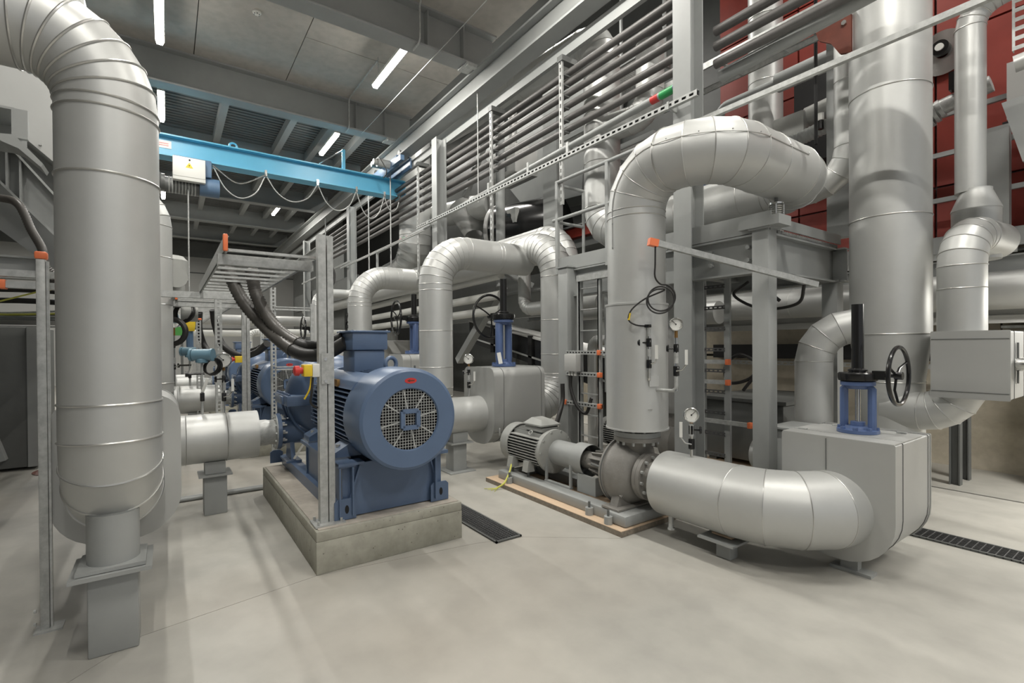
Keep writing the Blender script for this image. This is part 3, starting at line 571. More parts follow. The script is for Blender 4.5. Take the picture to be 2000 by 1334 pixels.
t = thing('blue_pump_unit', 'nearest blue pump set with round fan cowl and wire grille facing the camera', 'pump', (-4.3, 1.36, .29), 'blue pump sets on plinths')
BU = t
motor(t, 1.395, .99, -3.22, -1, .335, 1.45, .36, BLUE, BLUE, nf=12, cowl_r=.362, fin_h=.1)
MB().prism([(1.40 + .045 * cos(a * pi / 8), 1.262 + .02 * sin(a * pi / 8)) for a in range(16)], 'x', -3.2205, -3.2185).build('direction_plate', REDP, t, label='small red oval plate')
MB().prism([(1.40 + y - 1.40, z) for y, z in arrow2(1.40, 1.262, .028, .011)], 'x', -3.2185, -3.2178).build('direction_arrow', RUST, t)
# sloped shoulder panels either side of the top fins
for sd in (-1, 1):
    MB().prism([(1.385 + sd * .12, 1.30), (1.385 + sd * .27, 1.235), (1.385 + sd * .30, 1.19), (1.385 + sd * .24, 1.19), (1.385 + sd * .12, 1.25)], 'x', -4.6, -3.56).build('shoulder', BLUE, t)
MB().box((-4.05, 1.075, 1.195), (-3.88, 1.10, 1.25), .004).build('rating_plate', BRASS, t)
# terminal box
tb = MB().box((-4.33, 1.255, 1.28), (-4.02, 1.515, 1.475), .012).box((-4.36, 1.235, 1.475), (-4.0, 1.535, 1.625), .012).build('terminal_box', BLUE, t)
MB().box((-4.38, 1.215, 1.62), (-3.985, 1.555, 1.638), .006).build('box_lid', BLUE, tb)
for x, y in ((-4.01, 1.24), (-4.01, 1.53), (-4.35, 1.24)): MB().cyl((x, y, 1.638), (x, y, 1.645), .009, n=6).build('lid_bolt', GALV, tb)
MB().torus((-3.72, 1.45, 1.365), (1, .25, 0), .05, .016, 24, 10).build('lifting_eye', BLUE, t); MB().cyl((-3.72, 1.45, 1.27), (-3.72, 1.45, 1.32), .03, n=16).build('eye_collar', BLUE, t)
MB().cyl((-3.42, 1.52, 1.30), (-3.42, 1.52, 1.36), .008, n=8).build('grease_nipple', GREYD, t); MB().cyl((-3.5, 1.12, 1.19), (-3.51, 1.105, 1.2), .011, n=8).build('cowl_screw', CHROME, t)
# motor feet
for x in (-3.72, -4.5):
    for sd in (-1, 1):
        y = 1.385 + sd * .29
        MB().prism([(1.385 + sd * .16, .76), (1.385 + sd * .24, .84), (1.385 + sd * .30, .79), (1.385 + sd * .40, .735), (1.385 + sd * .40, .70), (1.385 + sd * .16, .70)], 'x', x - .1, x + .1).build('motor_foot', BLUE, t)
        MB().cyl((x, 1.385 + sd * .35, .72), (x, 1.385 + sd * .35, .775), .016, n=6).build('foot_bolt', GALV, t)
        MB().box((x - .11, min(y, y + sd * .12), .685), (x + .11, max(y, y + sd * .12), .70)).build('shim_plate', CHROME, t)
# stand: end plate, side beams, gussets, lugs
MB().box((-3.52, 1.0, .30), (-3.50, 1.77, .67)).build('stand_plate', BLUE, t); MB().box((-4.60, 1.0, .30), (-4.58, 1.77, .67)).build('stand_plate', BLUE, t)
for y in (1.02, 1.75):
    b = MB().box((-4.62, y - .06, .66), (-3.45, y + .06, .685)).build('stand_flange', BLUE, t); MB().box((-4.6, y - .008, .32), (-3.55, y + .008, .66)).build('stand_web', BLUE, t)
    MB().box((-5.55, y - .05, .29), (-3.5, y + .05, .385)).build('base_rail', BLUE, t)
    MB().prism([(y - .085, .295), (y + .065, .295), (y + .065, .42), (y + .045, .44), (y - .065, .44), (y - .085, .42)], 'x', -3.475, -3.46).build('lifting_lug', BLUE, t)
    MB().prism([(y - .0 + .014 * cos(k * pi / 6), .365 + .03 * sin(k * pi / 6)) for k in range(12)], 'x', -3.461, -3.458).build('lug_slot', DARK, t)
for y0, y1 in ((1.12, 1.03), (1.66, 1.74)): MB().bar((-3.49, y0, .66), (-3.49, y1, .38), .012, .04, up=(1, 0, 0)).build('gusset', BLUE, t)
for y in (.97, 1.06, 1.70): MB().box((-3.50, y - .006, .32), (-3.44, y + .006, .66)).build('gusset', BLUE, t)
MB().box((-3.56, .96, .672), (-3.44, 1.14, .69)).build('stand_cap', BLUE, t)
# coupling guard and pump casing
MB().cyl((-4.66, 1.385, .995), (-4.92, 1.385, .995), .16, n=32).build('coupling_guard', BLUE, t)
MB().lathe((PX + .27, 1.385, 1.0), (-1, 0, 0), [(.10, 0), (.27, .02), (.37, .07), (.42, .16), (.43, .25), (.42, .36), (.37, .45), (.27, .50), (.10, .52)], 56, cap0=True, cap1=True).build('volute_casing', BLUE, t)
MB().box((PX - .3, .91, .945), (PX + .32, 1.86, 1.045), .012).build('split_flange', BLUE, t)
for k in range(9): MB().cyl((PX - .26 + k * .068, .935, 1.045), (PX - .26 + k * .068, .935, 1.062), .015, n=6).build('flange_nut', BLUE, t)
MB().box((PX + .0, .895, .955), (PX + .16, .915, 1.03), .005).build('boss', BLUE, t)
for x in (PX - .12, PX + .05, PX + .16): MB().tube([(x, 1.385 - .44 * cos(a), 1.0 + .44 * sin(a)) for a in [radians(-75 + 7 * i) for i in range(12)]], .012, 6).build('casing_rib', BLUE, t)
MB().lathe((PX, .865, .68), (0, 1, 0), [(.10, .0), (.175, .0), (.175, .035), (.13, .037), (.125, .10), (.14, .25), (.19, .40)], 40, cap0=True).build('suction_nozzle', BLUE, t)
for k in range(12):
    a = k * pi / 6 + .1; MB().cyl((PX + .148 * cos(a), .898, .68 + .148 * sin(a)), (PX + .148 * cos(a), .925, .68 + .148 * sin(a)), .014, n=6).build('flange_bolt', GALV, t)
MB().lathe((PX, 1.86, .68), (0, -1, 0), [(.10, 0), (.18, 0), (.18, .035), (.135, .04), (.15, .25), (.2, .3)], 36, cap0=True).build('discharge_nozzle', BLUE, t)
for y in (1.0, 1.74):
    MB().prism([(PX - .14, .385), (PX + .14, .385), (PX + .06, .6), (PX - .06, .6)], 'y', y - .02, y + .02).build('pump_foot', BLUE, t); MB().box((PX - .16, y - .07, .385), (PX + .16, y + .07, .405)).build('foot_plate', BLUE, t)
MB().bar((PX + .15, 1.0, .42), (PX + .19, 1.12, .62), .012, .02).build('drain_rod', CHROME, t)
MB().prism([(.86, .31), (.98, .31), (.98, .42), (.95, .44), (.89, .44), (.86, .42)], 'x', -5.56, -5.545).build('lifting_lug', BLUE, t)
def plinth(dx, lab):
    p = thing('concrete_plinth', lab, 'plinth', (-4.45 + dx, 1.335, 0), 'concrete plinths of the pump row')
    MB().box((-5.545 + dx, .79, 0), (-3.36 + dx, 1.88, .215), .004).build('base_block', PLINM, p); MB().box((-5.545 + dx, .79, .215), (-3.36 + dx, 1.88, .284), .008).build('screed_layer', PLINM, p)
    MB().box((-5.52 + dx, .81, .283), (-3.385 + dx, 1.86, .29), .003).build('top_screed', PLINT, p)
plinth(0, 'large weathered concrete plinth in the foreground under the nearest blue pump'); plinth(-4.15, 'concrete plinth of the second blue pump, behind the first plinth'); plinth(-8.3, 'farthest concrete plinth in the row under the third blue pump')
dup(BU, (-4.15, 0, 0), 'second blue pump set in the row, behind the galvanised post'); dup(BU, (-8.3, 0, 0), 'third blue pump set, farthest down the row')
# ---------------------------------------------------------------- tray posts and ladder trays
def strut_post(label, x, y, z0, z1, w=.055, plate=True, cap=None, group=None, slots=False):
    t = thing('support_post', label, 'post', (x, y, z0), group)
    if slots:
        slotted(MB(), (x + w / 2, y, z0), (x + w / 2, y, z1), w, w, (0, 1, 0), face=(1, 0, 0)).build('slotted_channel', GALV, t)
    else:
        MB().box((x - w * .55, y - w, z0 + .01), (x + w * .55, y - .004, z1)).build('channel', GALV, t); MB().box((x - w * .55, y + .004, z0 + .01), (x + w * .55, y + w * .8, z1 - .004)).build('channel', GALV, t)
    if plate:
        MB().box((x - .085, y - .10, z0), (x + .085, y + .10, z0 + .01)).build('base_plate', GALV, t)
        for a, b in ((-.06, -.075), (.06, -.075), (-.06, .075), (.06, .075)): MB().cyl((x + a, y + b, z0 + .01), (x + a, y + b, z0 + .035), .009, n=6).build('anchor_bolt', GALV, t)
    if cap: MB().box((x - w * .6, y - w * .6, z1), (x + w * .6, y + w * .6, z1 + .03), .006).build('end_cap', ORANGE, t, label='orange plastic end cap')
    return t
pt = strut_post('tall galvanised double post bolted to the front plinth', -3.5, .90, .29, 2.27)
for z in (1.42, 1.27): MB().cyl((-3.465, .885, z), (-3.455, .885, z), .012, n=6).build('bolt', CHROME, pt)
MB().box((-3.466, .858, 1.25), (-3.461, .925, 1.46)).build('splice_plate', GALV, pt)
for k, dx in enumerate((-4.15, -8.3)): strut_post(['galvanised post on the second plinth', 'galvanised post on the third plinth, farthest'][k], -3.5 + dx, .9, .29, 2.27)
def ladder_tray(label, x0, x1, y0, y1, z, n, group=None, caps=True, h=.07):
    t = thing('cable_ladder', label, 'cable tray', ((x0 + x1) / 2, (y0 + y1) / 2, z), group)
    for y in (y0, y1):
        r = MB().box((x1, y - .006, z - h / 2), (x0, y + .006, z + h / 2)); d = 1 if y == y0 else -1
        r.box((x1, min(y, y + d * .02), z + h / 2 - .004), (x0, max(y, y + d * .02), z + h / 2)); r.box((x1, min(y, y + d * .02), z - h / 2), (x0, max(y, y + d * .02), z - h / 2 + .004)); r.build('side_rail', GALV, t)
        if caps: MB().box((x0 - .02, y - .014, z - h / 2 - .012), (x0 + .012, y + .014, z + h / 2 + .012), .008).build('end_cap', ORANGE, t, label='orange plastic end cap')
    for i in range(n):
        x = x0 - .10 - (x0 - x1 - .2) * i / (n - 1); MB().box((x - .016, y0, z - h / 2 + .004), (x + .016, y1, z - h / 2 + .022)).build('rung', GALV, t)
    return t
LT1 = ladder_tray('galvanised ladder tray with orange end caps held by the front post', -3.58, -6.6, .31, .89, 2.17, 11, h=.085)
LT2 = ladder_tray('second galvanised ladder tray, seen below and behind the front one', -7.2, -10.6, .1, .80, 2.14, 13)
ladder_tray('third galvanised ladder tray, farthest down the pump row', -11.2, -15, .1, .80, 2.2, 13, caps=False)
for x, y0, y1, z, tr in ((-3.78, .28, .88, 2.095, LT1), (-6.5, -.4, .95, 2.10, LT1), (-7.6, .0, .88, 2.08, LT2)):
    slotted(MB(), (x, y0, z + .03), (x, y1, z + .03), .06, .07, (1, 0, 0), slot=.06, gap=.03, face=(0, 0, 1)).build('cross_arm', GALV, tr)
# emergency stop
t = thing('emergency_stop', 'yellow emergency stop box with red knob on the near galvanised post', 'switch', (-3.5, .83, 1.3))
MB().box((-3.545, .80, 1.30), (-3.455, .846, 1.39), .006).build('enclosure', WHITE, t); MB().box((-3.545, .745, 1.305), (-3.455, .80, 1.385), .006).build('cover', YELLOW, t)
MB().lathe((-3.5, .745, 1.345), (0, -1, 0), [(.022, 0), (.022, .02), (.034, .022), (.034, .05), (.02, .058)], 20, cap1=True).build('stop_knob', REDP, t)
MB().tube(bez([(-3.5, .80, 1.30), (-3.5, .79, 1.22), (-3.52, .76, 1.15)], 6), .006, 8).build('earth_sleeve', YELLOW, t); MB().tube(bez([(-3.5, .81, 1.30), (-3.49, .80, 1.2), (-3.51, .80, 1.12), (-3.52, .86, 1.09), (-3.52, .9, 1.2)], 6), .008, 8).build('cable', RUB, t)
t2 = thing('emergency_stop', 'small yellow emergency stop with red knob on the second post', 'switch', (-7.65, .83, 1.3))
MB().box((-7.70, .76, 1.30), (-7.60, .846, 1.39), .006).build('cover', YELLOW, t2); MB().lathe((-7.65, .76, 1.345), (0, -1, 0), [(.022, 0), (.022, .02), (.034, .022), (.034, .05), (.02, .058)], 20, cap1=True).build('stop_knob', REDP, t2)
# hoses
def hose(label, pts, r, ribs=True, m=None, group=None, cut=.58):
    P = bez(pts, 24); k = int(len(P) * cut); t = thing('cable_hose', label, 'hose', P[len(P) // 2], group)
    if ribs:
        A = bez(pts, 22); k2 = int(len(A) * cut); MB().tube(A[:k2], r, 14, wave=.17).build('corrugated_hose', HOSE, t, angle=80); MB().tube(P[k - 1:], r * 1.05, 14).build('taped_cable', m or RUB, t)
    else: MB().tube(P, r, 12).build('sheath', m or RUB, t)
    return t
hose('thick black ribbed hose from the front tray to the blue terminal box, left one', [(-5.45, .48, 2.28), (-5.37, .61, 1.95), (-5.17, .8, 1.67), (-4.67, .95, 1.46), (-4.35, 1.09, 1.44), (-4.2, 1.24, 1.54)], .054)
hose('thick black ribbed hose from the front tray to the blue terminal box, right one', [(-5.22, .66, 2.25), (-5.2, .71, 1.98), (-5.08, .85, 1.69), (-4.71, 1.0, 1.52), (-4.45, 1.13, 1.52), (-4.28, 1.24, 1.58)], .052)
hose('black cable hose looping down to the second blue pump, nearer loop', [(-9.0, .6, 2.1), (-9.1, .64, 1.85), (-8.9, .72, 1.55), (-8.6, .92, 1.38), (-8.25, 1.1, 1.43), (-7.9, 1.2, 1.56)], .05, ribs=False)
hose('black cable hose looping down to the second blue pump, farther loop', [(-9.7, .45, 2.1), (-9.9, .46, 1.8), (-9.9, .55, 1.5), (-9.5, .7, 1.34), (-9.0, .9, 1.36), (-8.3, 1.17, 1.5)], .05, ribs=False)
hose('black cable bow bent round the orange end cap of the front tray', [(-3.56, .86, 2.125), (-3.54, .93, 2.10), (-3.52, .965, 2.02), (-3.5, .95, 1.94), (-3.5, .925, 1.93)], .008, ribs=False)
# ================================================================ grey pump set on the wooden board (right of centre)
t = thing('wooden_board', 'pale plywood board on the floor under the grey pump skid', 'board', (-3.6, 3.27, 0))
MB().box((-4.60, 2.88, 0), (-2.62, 3.66, .042)).build('core', WOODE, t); MB().box((-4.60, 2.88, .042), (-2.62, 3.66, .047)).build('face_veneer', WOOD, t)
t = thing('grey_pump_set', 'small grey pump and motor set on a grey skid beside the big pump riser', 'pump', (-3.6, 3.27, .047))
for y0, y1 in ((2.98, 3.12), (3.42, 3.58)): MB().box((-4.50, y0, .047), (-2.70, y1, .135), .008).build('skid_rail', GREY, t)
MB().box((-4.5, 3.1, .047), (-4.38, 3.44, .125), .006).build('skid_cross', GREY, t); MB().box((-2.86, 2.95, .047), (-2.64, 3.60, .14), .02).build('skid_end', GREY, t)
for x, y in ((-4.25, 2.955), (-3.05, 2.955), (-2.80, 2.925), (-2.655, 3.5)):
    MB().cyl((x, y, .047), (x, y, .11), .035, n=14).build('anchor_boss', GREY, t); MB().cyl((x, y, .11), (x, y, .16), .011, n=6).build('anchor_bolt', GREYD, t)
motor(t, 3.27, .41, -4.58, 1, .21, .66, .15, MOTG, GREYD, grille=False, nf=9, cowl_r=.222)  # dark grey body puts the shade between the fins into the colour
MB().cyl((-4.578, 3.27, .41), (-4.57, 3.27, .41), .2, n=40).build('fan_plate', MOTG, t)
tb = MB().prism([(-4.25, .60), (-3.96, .60), (-3.96, .64), (-4.25, .655)], 'y', 3.17, 3.40).build('terminal_box', MOTG, t)
MB().box((-4.27, 3.15, .655), (-3.95, 3.42, .675), .004).build('box_rim', MOTG, tb)
q = MB(); vs1 = [q.bm.verts.new(p) for p in ((-4.26, 3.16, .675), (-3.96, 3.16, .675), (-3.96, 3.41, .675), (-4.26, 3.41, .675), (-4.20, 3.22, .73), (-4.03, 3.22, .715), (-4.03, 3.36, .715), (-4.20, 3.36, .73))]
for f in ((4, 5, 6, 7), (0, 1, 5, 4), (1, 2, 6, 5), (2, 3, 7, 6), (3, 0, 4, 7)): q.bm.faces.new([vs1[i] for i in f])
q.build('box_lid', MOTG, tb)
MB().torus((-4.1, 3.13, .585), (.2, -1, .7), .022, .007, 16, 8).build('lifting_eye', MOTG, t)
for x in (-4.36, -4.08):
    for y in (3.08, 3.46): MB().prism([(y - .05, .19), (y + .05, .19), (y + .03, .30), (y - .03, .30)], 'x', x - .045, x + .045).build('motor_foot', MOTG, t); MB().cyl((x, y, .135), (x, y, .225), .014, n=8).build('foot_bolt', GREYD, t)
MB().lathe((-3.92, 3.27, .41), (1, 0, 0), [(.215, 0), (.225, .02), (.225, .06), (.19, .075), (.13, .09)], 44, cap1=True).build('motor_flange', MOTG, t)
for k in range(10): a = k * pi / 5; MB().cyl((-3.87, 3.27 + .205 * cos(a), .41 + .205 * sin(a)), (-3.845, 3.27 + .205 * cos(a), .41 + .205 * sin(a)), .014, n=8).build('flange_bolt', MOTG, t)
# coupling guard
MB().lathe((-3.84, 3.27, .41), (1, 0, 0), [(.125, 0), (.125, .34), (.152, .342), (.152, .50), (.147, .50)], 40).build('coupling_guard', GREY, t, angle=25)
for x0, x1 in ((-3.84, -3.50),):
    for x in (x0, x1 + .02): MB().box((x - .012, 3.12, .135), (x + .012, 3.14, .36)).build('guard_leg', GREY, t)
    MB().box((x0 - .012, 3.11, .135), (x1 + .03, 3.15, .15)).build('guard_foot', GREY, t)
MB().box((-3.40, 3.14, .135), (-3.16, 3.17, .30)).build('bearing_foot', GREY, t); MB().box((-3.18, 3.16, .135), (-3.165, 3.38, .30)).build('bearing_foot', GREY, t)
MB().cyl((-3.4, 3.27, .41), (-2.95, 3.27, .41), .085, n=24).build('bearing_bracket', PUMP, t)
for k in range(12): a = k * pi / 6; MB().bar((-3.28, 3.27 + .09 * cos(a), .41 + .09 * sin(a)), (-2.98, 3.27 + .13 * cos(a), .41 + .13 * sin(a)), .012, .04, up=(0, cos(a), sin(a))).build('bracket_rib', PUMP, t)
MB().tube([(-3.2, 3.13, .43), (-2.96, 3.11, .42)], .011, 8).build('guard_rod', GREYD, t)
# volute
MB().lathe((-2.97, 3.27, .41), (1, 0, 0), [(.10, -.02), (.265, -.02), (.285, .0), (.285, .03), (.275, .035), (.28, .09), (.26, .17), (.20, .235), (.155, .255), (.13, .26)], 56, cap0=True, cap1=True).build('volute_casing', PUMP, t, angle=50)
MB().torus((-2.945, 3.27, .41), (1, 0, 0), .287, .006, 48, 6).build('casing_joint', GREYD, t)
nz = MB(); ringp = [((-2.85, 3.36, .46), .16), ((-2.82, 3.33, .56), .135), ((-2.80, 3.29, .65), .125), ((-2.79, 3.27, .705), .15)]
pr = None
for c_, r in ringp:
    R_ = nz.ring(c_, (0, 0, 1), r, 36, (1, 0, 0))
    if pr: nz.skin(pr, R_)
    pr = R_
nz.build('discharge_neck', PUMP, t)
MB().lathe((-2.79, 3.27, .70), (0, 0, 1), [(.12, 0), (.195, .0), (.195, .035), (.12, .035)], 44).build('neck_flange', PUMP, t); MB().lathe((-2.79, 3.27, .737), (0, 0, 1), [(.12, 0), (.195, .0), (.195, .04), (.12, .04)], 44).build('counter_flange', GREY, t)
for k in range(12): a = k * pi / 6; MB().cyl((-2.79 + .168 * cos(a), 3.27 + .168 * sin(a), .67), (-2.79 + .168 * cos(a), 3.27 + .168 * sin(a), .795), .013, n=6).build('flange_bolt', GALV, t)
MB().lathe((-2.72, 3.27, .41), (1, 0, 0), [(.12, 0), (.12, .03), (.195, .032), (.195, .066), (.10, .066)], 44).build('suction_flange', PUMP, t); MB().lathe((-2.652, 3.27, .41), (1, 0, 0), [(.10, 0), (.195, 0), (.195, .034), (.135, .036), (.125, .06), (.125, .165)], 44).build('pipe_flange', PUMP, t)
for k in range(12): a = k * pi / 6 + .13; MB().cyl((-2.70, 3.27 + .168 * cos(a), .41 + .168 * sin(a)), (-2.595, 3.27 + .168 * cos(a), .41 + .168 * sin(a)), .014, n=6).build('flange_bolt', GALV, t)
for y0, y1 in ((3.06, 3.16), (3.38, 3.48)): MB().prism([(y0 - .04, .14), (y1 + .04, .14), (y1 + .02, .30), (y0 + .02, .30)], 'x', -2.88, -2.80).build('casing_foot', PUMP, t)
MB().box((-2.93, 2.98, .14), (-2.74, 3.56, .16), .004).build('foot_plate', PUMP, t)
MB().cyl((-2.8, 3.1, .26), (-2.8, 3.06, .24), .018, n=8).build('drain_plug', PUMP, t)
MB().box((-2.965, 3.085, .40), (-2.955, 3.13, .50)).build('tag', WHITE, t)
t = thing('earth_wire', 'yellow green earth wire trailing from the grey motor foot to the floor', 'wire', (-4.3, 2.86, .05)); MB().tube(bez([(-4.33, 3.04, .22), (-4.28, 2.98, .16), (-4.25, 2.92, .10), (-4.24, 2.87, .055), (-4.27, 2.80, .012)], 6), .010, 8).build('sheath', LIME, t)
for k in range(4): MB().tube([(-4.265, 2.81, .015), (-4.27 - .05 * k + .06, 2.74 - .01 * k, .006)], .003, 5).build('strand', LIME, t)
hose('black cable conduit curving down to the grey motor terminal box', [(-4.30, 3.75, 1.06), (-4.29, 3.74, .86), (-4.22, 3.62, .70), (-4.05, 3.44, .655)], .026, ribs=False)
# spare pump behind
t = thing('rear_pump_set', 'second small grey motor and pump half hidden behind the grey pump neck', 'pump', (-2.9, 4.5, .05))
MB().box((-4.0, 4.35, .0), (-2.5, 4.95, .12), .01).build('skid', GREYD, t)
motor(t, 4.62, .47, -3.72, 1, .17, .5, .1, MOTG, GREYD, grille=False, nf=8, cowl_r=.178)  # body coloured dark for the shaded fin gaps here too
MB().cyl((-3.715, 4.62, .47), (-3.70, 4.62, .47), .165, n=32).build('fan_plate', MOTG, t)
for x in (-3.55, -3.35): MB().box((x - .04, 4.48, .12), (x + .04, 4.76, .31)).build('motor_foot', MOTG, t)
MB().cyl((-3.2, 4.62, .47), (-2.75, 4.62, .47), .10, n=24).build('bearing_bracket', PUMP, t)
MB().lathe((-2.78, 4.62, .47), (1, 0, 0), [(.09, 0), (.2, .01), (.21, .05), (.19, .14), (.12, .2)], 36, cap0=True, cap1=True).build('volute_casing', PUMP, t)
MB().cyl((-2.7, 4.62, .6), (-2.7, 4.62, .80), .085, n=24).build('neck', PUMP, t); MB().box((-2.78, 4.5, .12), (-2.62, 4.74, .3)).build('casing_foot', PUMP, t)
t.location = V(t.location) + V((-.72, 0, -.05))
pipe('rear_riser_pipe', 'slim grey vertical pipe close behind the big pump riser', [(-3.42, 4.62, .75), (-3.42, 4.62, 2.4)], .12, ALUD, bead=0)
pipe('floor_pipe', 'low silver pipe lying behind the grey column toward the grey cabinet', [(-2.55, 4.75, .43), (-1.75, 4.75, .43)], .15, bead=0)
# ================================================================ valves and gauges
def valve(label, at, wdir, zt, wz, woff, wr, s=1.0, spokes=3, yoke_open=True, group=None):
    """gate valve bonnet: blue yoke, black gearbox, stem cover tube and handwheel; wdir is the horizontal wheel axis"""
    x, y, z = at; w = V(wdir).normalized(); p = V((0, 0, 1)).cross(w); t = thing('gate_valve', label, 'valve', at, group); o = V(at)
    gz = wz - z - .045 * s; UP = V((0, 0, 1))
    MB().lathe(o, UP, [(.17 * s, 0), (.17 * s, .03 * s), (.11 * s, .035 * s), (.10 * s, .06 * s)], 28, cap0=True, cap1=True).build('bonnet_flange', VBLUE, t)
    for k in range(8):
        a = k * pi / 4 + .2; q = o + V((cos(a), sin(a), 0)) * .145 * s; MB().cyl(q + UP * .03 * s, q + UP * .055 * s, .022 * s, n=6).build('bonnet_nut', VBLUE, t)
    MB().cyl(o + UP * .05 * s, o + UP * .10 * s, .06 * s, n=20).build('gland', VBLUE, t)
    for sd in (-1, 1):
        if yoke_open:
            MB().tube([o + w * sd * .115 * s + UP * .03 * s, o + w * sd * .115 * s + UP * (gz - .09 * s), o + w * sd * .07 * s + UP * (gz - .045 * s)], .036 * s, 10).build('yoke_leg', VBLUE, t)
        else:
            MB().tube([o + p * sd * .07 * s + UP * .03 * s, o + p * sd * .085 * s + UP * .12 * s, o + p * sd * .085 * s + UP * (gz - .08 * s), o + p * sd * .06 * s + UP * (gz - .03 * s)], .055 * s, 12).build('yoke_leg', VBLUE, t)
    MB().lathe(o + UP * (gz - .06 * s), UP, [(.09 * s, -.03 * s), (.10 * s, 0), (.14 * s, .005 * s), (.14 * s, .04 * s)], 28, cap0=True, cap1=True).build('yoke_head', VBLUE, t)
    MB().cyl(o + UP * .08 * s, o + UP * (gz - .03 * s), .022 * s, n=14).build('spindle', CHROME, t)
    MB().lathe(o + UP * (gz - .02 * s), UP, [(.12 * s, 0), (.155 * s, .01 * s), (.16 * s, .04 * s), (.16 * s, .075 * s), (.15 * s, .085 * s), (.075 * s, .087 * s), (.07 * s, .10 * s)], 32, cap0=True, cap1=True).build('gearbox', BLACK, t)
    q = V((x, y, wz)) + w * .13 * s
    MB().bar(q, q + w * .10 * s, .10 * s, .08 * s).build('worm_housing', BLACK, t)
    MB().cyl(q + w * .1 * s, V((x, y, wz)) + w * woff, .019 * s, n=12).build('wheel_shaft', BLACK, t)
    MB().cyl(V((x, y, z + gz + .06 * s)), V((x, y, zt)), .05 * s, n=24).build('stem_cover', BLACK, t)
    MB().lathe(V((x, y, z + gz + .075 * s)), UP, [(.08 * s, 0), (.08 * s, .015 * s), (.052 * s, .03 * s)], 24).build('cover_collar', BLACK, t)
    c = V((x, y, wz)) + w * woff
    hw = MB().torus(c, w, wr, .018 * s, 56, 10).build('handwheel', BLACK, t)
    MB().cyl(c - w * .03 * s, c + w * .03 * s, .035 * s, n=16).build('hub', BLACK, hw)
    for k in range(spokes):
        a = 2 * pi * k / spokes + .5; d = p * cos(a) + UP * sin(a); MB().tube([c - w * .02 * s + d * .03 * s, c - w * .03 * s + d * wr * .5, c + d * wr], .011 * s, 8).build('spoke', BLACK, hw)
    return t
t = valve('blue gate valve with black handwheel on the large right foreground valve box', (-1.40, 3.95, .882), (1, 0, 0), 1.775, 1.285, .235, .19, .74)
t = valve('blue gate valve with wide black wheel facing forward on the latched insulation box', (-5.255, 3.58, 1.24), (-1, -.12, 0), 2.37, 1.90, .27, .285, .92, 3, False)
MB().bar((-5.09, 3.42, 1.28), (-5.12, 3.41, 1.42), .05, .004, up=(1, -1, 0)).build('paper_tag', WHITE, t)
valve('blue gate valve with edge-on wheel left of the broad bypass pipe', (-8.0, 3.55, 1.38), (-.1, -1, 0), 2.42, 2.0, .32, .29, .95, 3, False)
valve('far blue valve with dark wheel behind the blue terminal box', (-10.75, 3.55, 1.38), (-.1, -1, 0), 2.42, 1.95, .30, .29, 1.12, 3, False)
valve('distant blue valve with dark wheel seen left of the galvanised post', (-13.5, 3.2, 1.38), (0, -1, 0), 2.42, 2.0, .30, .29, 1.12, 3, False)
for x, lab in ((-8.0, 'silver box under the edge-on wheel valve'), (-10.75, 'silver box under the far wheel valve'), (-13.5, 'silver box under the distant valve')):
    valve_box(lab, 'y', x - .33, x + .33, .01, 1.37, .2, .11, 3.2, 3.90)
def gauge(label, at, h, face, side=None, r=.05, lever=True, horiz=None):
    """pressure gauge on a stub with cocks and a white lever; 'horiz' starts the stub sideways from a vertical pipe"""
    t = thing('pressure_gauge', label, 'gauge', at); o = V(at); f = V(face).normalized(); sd = V(side or V((0, 0, 1)).cross(f)).normalized(); UP = V((0, 0, 1))
    if horiz: p0 = o + V(horiz); MB().tube(tubepath([o, p0, p0 + UP * .12], .04), .014, 10).build('siphon', GALV, t); o = p0
    z1 = h * .30; MB().cyl(o, o + UP * h * .86, .011, n=10).build('stem', CHROME, t)
    MB().box(o + V((-.018, -.018, z1 - .04)), o + V((.018, .018, z1 + .04)), .006).build('ball_valve', BLACK, t)
    MB().cyl(o + UP * (z1 + .06), o + UP * (z1 + .15), .017, n=12).build('union', GALV, t)
    if lever:
        MB().tube([o + UP * z1 + f * .02, o + UP * (z1 + .01) + f * .03 + sd * .045, o + UP * (z1 + .05) + f * .03 + sd * .075], .006, 8).build('lever', CHROME, t)
        a = o + UP * (z1 + .05) + f * .03 + sd * .075; MB().bar(a, a + UP * .115, .022, .012, up=f).build('lever_grip', WHITE, t, label='white lever grip')
    z2 = h * .64; MB().box(o + V((-.016, -.016, z2 - .035)), o + V((.016, .016, z2 + .035)), .006).build('needle_valve', BLACK, t)
    k = o + UP * z2 - sd * .055; MB().cyl(o + UP * z2, k, .007, n=8).build('valve_shaft', BLACK, t); MB().lathe(k, -sd, [(.026, 0), (.03, .005), (.024, .018)], 10, cap0=True, cap1=True).build('valve_knob', BLACK, t)
    MB().cyl(o + UP * (h * .8), o + UP * (h - r * .9), .013, n=8).build('brass_union', BRASS, t)
    c = o + UP * h
    MB().lathe(c - f * .02, f, [(r * .9, 0), (r, .005), (r, .04), (r * .9, .045), (r * .88, .036)], 36, cap0=True).build('gauge_case', CHROME, t)
    d = MB().lathe(c + f * .015, f, [(r * .9, 0), (.0, .0005)], 36).build('dial', WHITE, t)
    MB().bar(c + f * .018, c + f * .018 + (UP * .7 - sd * .7) * r * .75, .003, .002, up=f).build('needle', BLACK, d); MB().cyl(c + f * .016, c + f * .02, r * .1, n=10).build('needle_hub', BLACK, d)
    m = MB()
    for i in range(21):
        a = radians(225 - 270 * i / 20); q = UP * sin(a) - sd * -cos(a); m.bar(c + f * .0165 + q * r * .70, c + f * .0165 + q * r * .82, .002, .001, up=f)
    m.build('scale_marks', BLACK, d, kind='stuff')
    return t
FC = (.82, -.57, 0)
